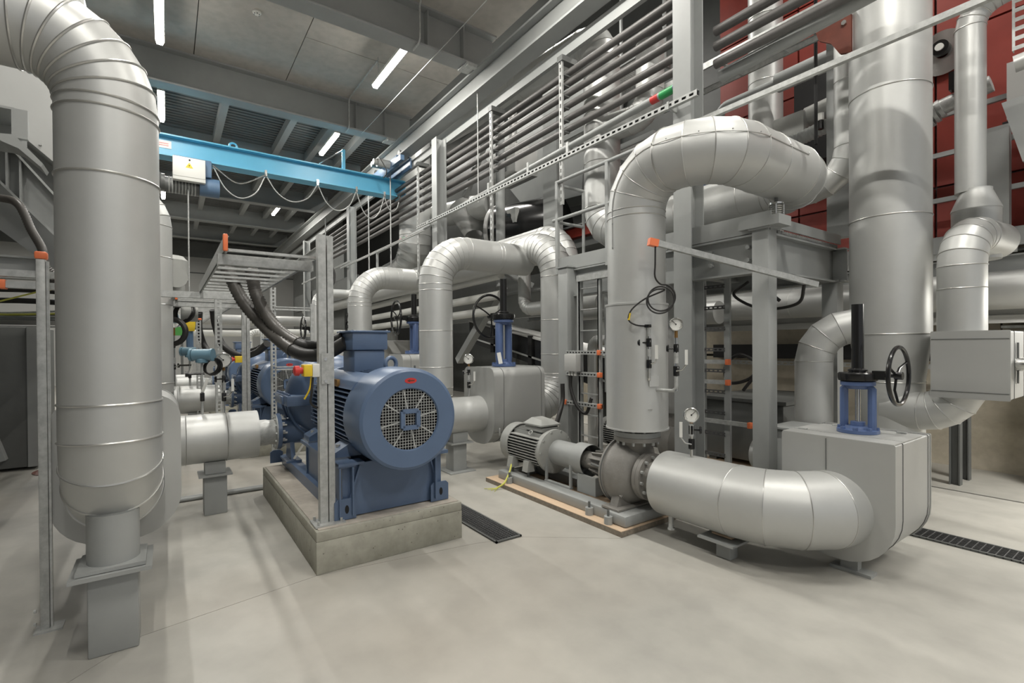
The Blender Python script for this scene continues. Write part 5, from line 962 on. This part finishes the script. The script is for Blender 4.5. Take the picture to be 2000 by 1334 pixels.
t = thing('inspection_disc', 'round steel inspection disc with black hub on the red boiler', 'disc', (-1.75, 7.2, 4.8)); MB().lathe((-1.72, 7.25, 4.8), (.0, -1, -.1), [(.24, 0), (.24, .02), (.06, .03)], 36).build('plate', CHROME, t); MB().cyl((-1.72, 7.23, 4.83), (-1.72, 7.12, 4.82), .08, n=20).build('hub', BLACK, t); MB().cyl((-1.72, 7.12, 4.82), (-1.72, 7.10, 4.82), .04, n=16).build('hub_ring', WHITE, t)
t = thing('gas_valve_train', 'dull flanged valve train between the two silver risers at the right edge', 'valve', (-1.45, 6.6, 3.95))
for k in range(4): MB().cyl((-1.75 + .05 * k, 6.6, 3.9 + .01 * k), (-1.72 + .05 * k, 6.6, 3.91 + .01 * k), .16 - .02 * k, n=20).build('flange', GALV, t)
MB().cyl((-1.8, 6.6, 3.9), (-1.2, 6.6, 4.03), .08, n=16).build('pipe', GALV, t); MB().box((-1.5, 6.5, 4.06), (-1.36, 6.6, 4.24)).build('actuator', BLACK, t); MB().bar((-1.38, 6.55, 4.24), (-1.32, 6.55, 4.34), .02, .02).build('lever', YELLOW, t)
t = thing('perforated_post', 'perforated galvanised post at the top right edge of the view', 'post', (-.62, 4.4, 3.3))
o = slotted(MB(), (-.68, 4.45, 3.37), (-.68, 4.45, 4.6), .07, .04, (1, 0, 0), slot=.035, gap=.025, sw=.6, face=(0, -1, 0)).build('slotted_channel', GALV, t)
# ---------------------------------------------------------------- background: hopper, fans, conveyors, left of the platform
q = MB(); A = [(-11.2, 6.8, 6.8), (-6.9, 6.8, 6.8), (-6.9, 7.8, 6.8), (-11.2, 7.8, 6.8)]; B = [(-9.3, 7.0, 4.75), (-7.4, 7.0, 4.6), (-7.4, 7.6, 4.6), (-9.3, 7.6, 4.75)]
a_ = [q.bm.verts.new(p) for p in A]; b_ = [q.bm.verts.new(p) for p in B]; q.skin(a_, b_); q.bm.faces.new(a_); q.bm.faces.new(b_[::-1])
o = q.build('grey_hopper', GREY, None, at=(-9, 7, 4), angle=10); tag(o, 'big dull grey hopper tapering down behind the dark tube rack', 'hopper')
t = thing('silver_drum', 'bright silver duct drum lying behind the slotted upright', 'duct', (-11, 6.4, 4.7))
MB().cyl((-13.0, 6.2, 5.2), (-9.4, 6.2, 4.75), .30, n=36).build('shell', ALU, t); MB().lathe((-10.6, 6.2, 4.9), (.5, -.1, -1), [(.5, 0), (.22, .8)], 32).build('cone', ALUD, t); MB().torus((-10.2, 6.2, 4.85), (1, 0, -.12), .302, .008, 36, 6).build('seam_band', BEAD, t)
t = thing('black_fan', 'large black fan casing with grey side plate behind the silver header', 'fan', (-8.6, 6.3, 3.9))
MB().cyl((-8.9, 6.1, 3.95), (-7.6, 6.6, 3.95), .62, n=44).build('casing', BLACK, t); MB().cyl((-8.98, 6.06, 3.95), (-8.9, 6.09, 3.95), .64, n=44).build('side_plate', ALUD, t)
MB().box((-8.3, 5.75, 4.0), (-8.0, 5.85, 4.3)).build('isolator', MOTG, t); MB().cyl((-8.2, 5.75, 4.15), (-8.2, 5.73, 4.15), .06, n=14).build('isolator_knob', BLACK, t)
MB().box((-10.4, 6.2, 3.3), (-6.0, 7.6, 3.4)).build('bed_plate', GREYD, t)
t = thing('duct_column', 'round grey steel column behind the silver header tee', 'column', (-7.95, 5.36, 0)); MB().cyl((-7.95, 5.36, 0), (-7.95, 5.36, 8.7), .09, n=24).build('shaft', GREY, t)
o = MB().box((-7.35, 5.95, 2.2), (-6.95, 6.1, 6.4)).build('steel_column', GREY, None, at=(-7.15, 6, 2.2)); tag(o, 'square grey column in front of the grey hopper', 'column')
o = MB().bar((-9.0, 5.0, 1.2), (-7.35, 5.0, 2.6), .14, .14).build('diagonal_brace', GREY, None, at=(-8.3, 5, 1.9)); tag(o, 'grey diagonal brace rising behind the front facing handwheel', 'brace')
o = MB().box((-14, 5.6, 2.05), (-4.8, 5.72, 2.55)).box((-14, 5.55, 2.5), (-4.8, 5.78, 2.55)).build('floor_girder', GREY, None, at=(-9, 5.65, 2.05)); tag(o, 'grey girder of the upper floor behind the silver risers', 'girder')
for x, w, lab in ((-9.2, .05, 0), (-8.7, .05, 1)):
    pass
pipe('return_pipe', 'silver pipe elbow dropping behind the broad bypass pipe', [(-6.7, 5.0, 2.75), (-6.7, 5.0, 2.12), (-4.9, 5.0, 2.12)], .11, rb=.2, gores=5, bead=.003)
pipe('return_pipe', 'slim silver U bend left of the platform column', [(-4.7, 5.3, 2.3), (-5.9, 5.3, 2.3), (-5.9, 5.3, 1.98), (-4.7, 5.3, 1.98)], .085, rb=.13, gores=5, bead=.002, fine=False)
pipe('return_pipe', 'small silver elbow rising behind the latched insulation box', [(-4.7, 5.2, 1.58), (-5.28, 5.2, 1.58), (-5.28, 5.2, 0)], .075, rb=.13, gores=4, bead=.002, fine=False)
for k, (z, dz) in enumerate(((2.66, .10), (2.36, .06), (2.10, .06))):
    pipe('white_pipe', 'pale level pipe running behind the blue terminal box, %s of three' % ('top', 'middle', 'lowest')[k], [(-15, 4.72, z - .06), (-7.0, 4.72, z + dz - .03)], .075, WHITE, bead=0)
pipe('white_pipe', 'pale pipe bent down behind the double galvanised post', [(-9.9, 3.9, 1.6), (-9.9, 3.9, 2.05), (-9.9, 5.5, 2.05)][::-1] if 0 else [(-15.5, 1.9, 1.0), (-15.5, 1.9, 1.95), (-15.5, 4.6, 1.95)], .09, WHITE, rb=.2, fine=False)
pipe('duct_pipe', 'big silver duct bending upward behind the blue terminal box pipe', [(-18, 5.6, 3.35), (-12.5, 5.6, 3.72), (-12.5, 5.6, 8.6)], .43, rb=.85, gores=7, bead=.006, cuts={0: [.55, .8]})
pipe('duct_pipe', 'silver pipe running level behind the galvanised tray post', [(-20, 5.4, 3.1), (-13.8, 5.4, 3.25)], .3, bead=.006, cuts={0: [.5]}, fine=False)
t = thing('conveyor', 'black conveyor trough with pale cover sloping behind the blue front valve', 'conveyor', (-7.5, 5.8, .9))
MB().prism([(-9.6, 1.6), (-9.6, 2.05), (-4.6, 1.15), (-4.6, .65)], 'y', 5.6, 6.3).build('trough', BLACK, t); MB().prism([(-9.6, 2.06), (-9.6, 2.09), (-4.6, 1.19), (-4.6, 1.16)], 'y', 5.58, 6.32).build('cover', WALLG, t)
for x in (-8.6, -7.3, -6.0): zz = 2.05 + (x + 9.6) * -.18; MB().box((x - .06, 5.56, zz - .5), (x + .06, 5.6, zz + .06)).build('clamp_strap', DARK, t)
MB().bar((-9.6, 5.57, 1.72), (-4.6, 5.57, .8), .02, .03).build('edge_strip', GALV, t)
for x in (-8.0, -5.6): MB().box((x - .05, 5.7, 0), (x + .05, 5.8, 1.75 + (x + 9.6) * -.19)).build('leg', GREYD, t)
o = MB().box((-4.45, 4.6, .9), (-4.40, 5.3, 2.4)).build('sheet_screen', GREY, None, at=(-4.4, 5, .9)); tag(o, 'grey sheet panel just right of the column at the platform end', 'panel')
o = MB().box((-4.38, 4.9, 1.45), (-4.36, 4.97, 2.1)).build('green_strip', GREEN, None, at=(-4.37, 4.9, 1.45)); tag(o, 'narrow green upright strip left of the cable ladder', 'strip')
pipe('duct_pipe', 'silver level pipe glimpsed between cable ladder and big pump riser', [(-5.6, 6.3, 1.95), (-3.9, 6.3, 1.95)], .16, bead=0)
t = thing('silver_drum', 'dull silver cylinder glimpsed through the upright cable ladder', 'tank', (-5.6, 6.9, .9)); MB().cyl((-5.9, 6.9, 1.55), (-4.7, 6.9, 1.55), .25, n=28).build('shell', ALUD, t); MB().box((-5.6, 6.75, 0), (-5.0, 7.0, 1.32)).build('stand', GREYD, t)
# far machinery row
for k, (x, y, lab) in enumerate(((-17, 4.4, 'left'), (-19.5, 5.4, 'middle'), (-15.2, 5.9, 'right'))):
    t = thing('far_machine', 'dim grey machine housing deep in the hall, %s one of three' % lab, 'machine', (x, y, 0))
    MB().box((x - .8, y - .5, .1), (x + .8, y + .5, 1.7), .03).build('housing', WALLG, t); MB().box((x - .85, y - .55, 0), (x + .85, y + .55, .1)).build('base', GREYD, t); MB().box((x + .8, y - .3, .5), (x + .82, y + .3, 1.3)).build('door', GREY, t); MB().cyl((x, y, 1.7), (x, y, 2.0), .25, n=16).build('outlet', ALUD, t)
t = thing('green_signboard', 'green board on posts far behind the second ladder tray', 'board', (-16.4, .2, 0)); MB().box((-16.5, -.6, 1.86), (-16.45, .45, 2.1)).build('board', GREEN, t)
for y in (-.5, .35): MB().box((-16.56, y - .03, 0), (-16.5, y + .03, 2.1)).build('post', GREYD, t)
pipe('far_pipe', 'dull level pipe far behind the tray post', [(-17, -1, 2.35), (-17, 4.2, 2.35)], .16, ALUD, bead=0); pipe('far_pipe', 'pale level pipe far behind the slotted posts, below the dull one', [(-17.2, .5, 1.95), (-17.2, 4.2, 1.95)], .09, WHITE, bead=0)
o = MB().box((-24, 4.75, 0), (-16.2, 4.9, 5.2)).build('partition', GREYD, None, at=(-20, 4.4, 0)); tag(o, 'dark partition wall under the far end of the runway beam', 'partition')
o = MB().box((-21, 4.2, 2.9), (-13.4, 4.34, 3.5)).build('floor_girder', GREYD, None, at=(-17, 4.3, 2.9)); tag(o, 'dark girder behind the third grey column', 'girder')
# ---------------------------------------------------------------- left edge
t = thing('dark_cabinet', 'large dark grey steel cabinet at the left edge behind the pole', 'cabinet', (-9, -2.6, 0))
MB().box((-9.6, -4.5, .04), (-8.45, -1.33, 1.78), .01).build('body', GREYD, t); MB().box((-8.452, -1.42, .04), (-8.43, -1.33, 1.78)).build('corner_strip', GREY, t); MB().bar((-8.40, -1.95, 1.35), (-8.40, -1.62, .16), .05, .16, up=(1, 0, 0)).build('slanted_leg', GREY, t)
GP = t = thing('galvanised_pole', 'thin galvanised pole with orange cap left of the foreground riser', 'post', (-3.58, -.536, 0))
MB().box((-3.60, -.562, 0), (-3.56, -.524, 1.98), .004).build('pole', GALV, t); MB().box((-3.59, -.522, .0), (-3.565, -.512, 1.97)).build('back_channel', GALV, t); MB().box((-3.605, -.567, 1.98), (-3.555, -.517, 2.02), .008).build('end_cap', ORANGE, t, label='orange plastic end cap')
MB().box((-3.63, -.585, 0), (-3.53, -.47, .01)).build('foot_plate', GALV, t)
for z in (.03, .10): MB().cyl((-3.55, -.575, z + .02), (-3.55, -.585, z + .02), .01, n=6).build('bolt', GALV, t)
for (y, z, lab) in ((-.78, 1.905, 'upper galvanised arm with orange end, left of the pole'), (-.70, 1.845, 'lower galvanised arm with orange end, left of the pole')):
    a = MB().box((-3.68, y, z - .018), (-3.63, -.45, z + .018)).build('strut_arm', GALV, GP); MB().box((-3.685, y - .018, z - .024), (-3.625, y + .012, z + .024), .004).build('end_cap', ORANGE, a, label='orange plastic end cap')
hose('black ribbed flex conduit hanging down to the pole at the left edge', [(-4.2, -1.0, 2.42), (-4.12, -.80, 2.40), (-4.06, -.71, 2.36), (-4.02, -.65, 2.21), (-3.98, -.60, 2.10), (-3.95, -.58, 1.99), (-3.93, -.55, 1.89), (-3.9, -.5, 1.85), (-3.85, -.42, 1.84)], .020, cut=.98)
hose('black ribbed hose bow behind the pole and the foreground riser', [(-3.9, -.58, 1.97), (-3.92, -.52, 1.89), (-3.9, -.44, 1.87), (-3.88, -.38, 1.96), (-3.86, -.34, 2.04)], .03, cut=.98)
# slanted duct with steel framing
t = thing('slanted_duct', 'big dull grey duct slanting down at the upper left edge', 'duct', (-5.4, -1.0, 2.2))
def slab(name, y0, z0, y1, z1, th, x0, x1, m): MB().prism([(y0, z0), (y1, z1), (y1, z1 + th), (y0, z0 + th)], 'x', x0, x1).build(name, m, t)
slab('duct_body', -2.6, 3.84, -.42, 1.86, .95, -6.8, -5.35, GREY); slab('upper_hood', -1.9, 4.05, -.50, 2.75, 1.5, -6.6, -5.05, SHEET)
for k in range(7): y = -1.0 + k * .08; z = 4.05 - (y + 1.9) * .93 + .05; MB().cyl((-5.06, y, z), (-5.035, y, z), .009, n=6).build('rivet', GALV, t)
t = thing('slanted_girder', 'grey I girder slanting down behind the pole at the left edge', 'girder', (-5.0, -.9, 2.2))
bl = lambda y: 2.708 - 1.2 * (y + .968); tl = lambda y: 2.865 - 1.32 * (y + .834)
MB().prism([(-2.0, bl(-2.0)), (-.45, bl(-.45)), (-.45, tl(-.45)), (-2.0, tl(-2.0))], 'x', -5.03, -5.02).build('web', GREY, t)
for f, nm in ((bl, 'bottom_flange'), (tl, 'top_flange')): MB().prism([(-2.0, f(-2.0) - .012), (-.45, f(-.45) - .012), (-.45, f(-.45) + .012), (-2.0, f(-2.0) + .012)], 'x', -5.12, -4.94).build(nm, GREY, t)
for y in (-1.25, -.925, -.855, -.62): MB().prism([(y - .006, bl(y)), (y + .006, bl(y)), (y + .006, tl(y)), (y - .006, tl(y))], 'x', -5.02, -4.95).build('stiffener', GREY, t)
t = thing('open_channel_bracket', 'grey open channel bracket with slanted lip above the girder at the left edge', 'bracket', (-4.55, -.9, 2.85))
MB().box((-4.85, -1.6, 2.885), (-4.5, -.80, 2.90)).box((-4.85, -1.6, 3.07), (-4.5, -.80, 3.085)).box((-4.85, -1.6, 2.9), (-4.835, -.80, 3.07)).build('channel', GREY, t); MB().box((-4.52, -.812, 2.885), (-4.48, -.735, 3.075)).build('end_plate', GREY, t)
MB().prism([(-.87, 2.875), (-.79, 2.885), (-.655, 2.725), (-.665, 2.70), (-.77, 2.80), (-.85, 2.83)], 'x', -4.62, -4.42).build('slanted_lip', GREY, t)
t = thing('grey_crossbeam', 'grey steel crossbeam at the left edge under the slanted duct', 'beam', (-5.2, -1.1, 2.0)); MB().ibeam((-5.2, -2.4, 2.12), (-5.2, -.80, 2.12), .17, .12).build('beam', GREY, t); MB().box((-5.26, -.80, 2.03), (-5.14, -.78, 2.21)).build('end_plate', GREY, t)
t = thing('cable_tray', 'cable tray full of grey and yellow green wires above the dark cabinet', 'cable tray', (-7.5, -1.3, 1.8))
MB().box((-8.3, -3.5, 1.80), (-7.0, -.75, 1.815)).build('tray_floor', GREYD, t)
for k in range(14):
    x = -8.2 + k * .085; z = 1.84 + .02 * (k % 3)
    MB().tube(bez([(x, -3.4, z), (x + random.uniform(-.06, .06), -2.4, z + random.uniform(0, .05)), (x + random.uniform(-.06, .06), -1.5, z), (x, -.8, z + random.uniform(0, .06))], 5), .011, 6).build('wire', LIME if k == 13 else (GALV if k % 2 else GREY), t)
for z in (2.0, 2.12, 2.26):
    MB().tube(bez([(-7.6, -3.2, z + .05), (-7.5, -2.2, z), (-7.4, -1.3, z + .03), (-7.3, -.7, z)], 6), .03, 8).build('cable', RUB, t)
MB().tube(bez([(-6.8, -1.9, 1.8), (-6.8, -1.4, 1.95), (-6.8, -1.0, 2.1), (-6.8, -.8, 2.12)], 6), .008, 8).build('earth_wire', LIME, t)

t = thing('lattice_brace', 'grey steel knee braces beside the second column under the runway beam', 'brace', (-8.3, 4.6, 4.2))
MB().bar((-8.0, 4.6, 4.3), (-7.0, 4.6, 5.4), .09, .09).build('brace_bar', GREY, t); MB().bar((-8.0, 4.55, 5.3), (-6.2, 4.55, 5.3), .09, .09).build('brace_bar', GREY, t)
t = thing('lattice_brace', 'grey steel knee brace between column and girder, low behind the silver arch', 'brace', (-7.2, 4.6, 2.6))
MB().bar((-7.98, 4.3, 3.3), (-7.1, 5.5, 2.6), .09, .09).build('brace_bar', GREY, t)
t = thing('vent_fan', 'pale ventilation box seen between the dark rack tubes', 'duct', (-8.6, 6.0, 4.9)); MB().box((-9.2, 5.9, 5.1), (-8.2, 6.5, 5.7), .02).build('casing', WALLG, t); MB().box((-8.9, 5.88, 5.2), (-8.5, 5.9, 5.6)).build('grille', GREYD, t); MB().cyl((-8.7, 6.2, 5.7), (-8.7, 6.2, 8.7), .1, n=16).build('duct_pipe', ALUD, t)
t = thing('valve_station', 'small dark valve station with blue cap behind the slotted rail end', 'valve', (-3.43, 5.3, 2.47)); MB().cyl((-3.55, 5.3, 3.63), (-3.12, 5.3, 3.77), .085, n=18).build('body', MOTG, t); MB().cyl((-3.43, 5.3, 3.4), (-3.43, 5.3, 3.63), .075, n=18).build('neck', GREY, t); MB().cyl((-3.43, 5.3, 3.36), (-3.43, 5.3, 3.42), .08, n=18).build('cap', VBLUE, t); MB().cyl((-3.43, 5.3, 2.47), (-3.43, 5.3, 3.38), .03, n=10).build('stand', GREY, t)
MB().tube([(-3.36 + .021 * k, 5.2, 3.77 + .006 * k) for k in range(20)], .056, 12, wave=.12).build('ribbed_hose', GREY, t)
pipe('side_branch', 'silver elbow branching right from the tall riser behind the tube rack', [(-4.5, 4.78, 4.35), (-3.95, 4.9, 4.35), (-3.95, 4.9, 5.2)], .17, rb=.26, gores=5, bead=.003)
t = thing('red_girder', 'red painted girder glimpsed left of the tall riser behind the handrail', 'girder', (-6.5, 6.6, 3.7)); MB().box((-7.6, 6.55, 3.62), (-5.4, 6.7, 3.82)).build('web', RED, t); MB().box((-7.6, 6.5, 3.82), (-5.4, 6.75, 3.85)).build('flange', GREY, t)
for i, (x0, z0) in enumerate(((-5.4, 5.9), (-6.3, 5.2), (-5.2, 4.6))):
    t = thing('service_grating', 'small grating landing high behind the rack tubes, %s of three' % ('highest', 'middle', 'lowest')[i], 'grating', (x0, 6.2, z0)); MB().box((x0 - .5, 5.9, z0), (x0 + .5, 5.94, z0 + .08)).build('edge_angle', GREY, t); g = MB()
    for k in range(24): g.box((x0 - .48 + k * .04, 5.94, z0 + .03), (x0 - .475 + k * .04, 6.6, z0 + .06))
    g.build('grating_bars', GALV, t, kind='stuff'); MB().box((x0 + .46, 5.94, z0), (x0 + .5, 6.6, z0 + .08)).build('edge_angle', GREY, t)
    MB().cyl((x0 + .45, 6.5, z0 + .06), (x0 + .45, 6.5, 8.8), .03, n=8).build('hanger', GREY, t)
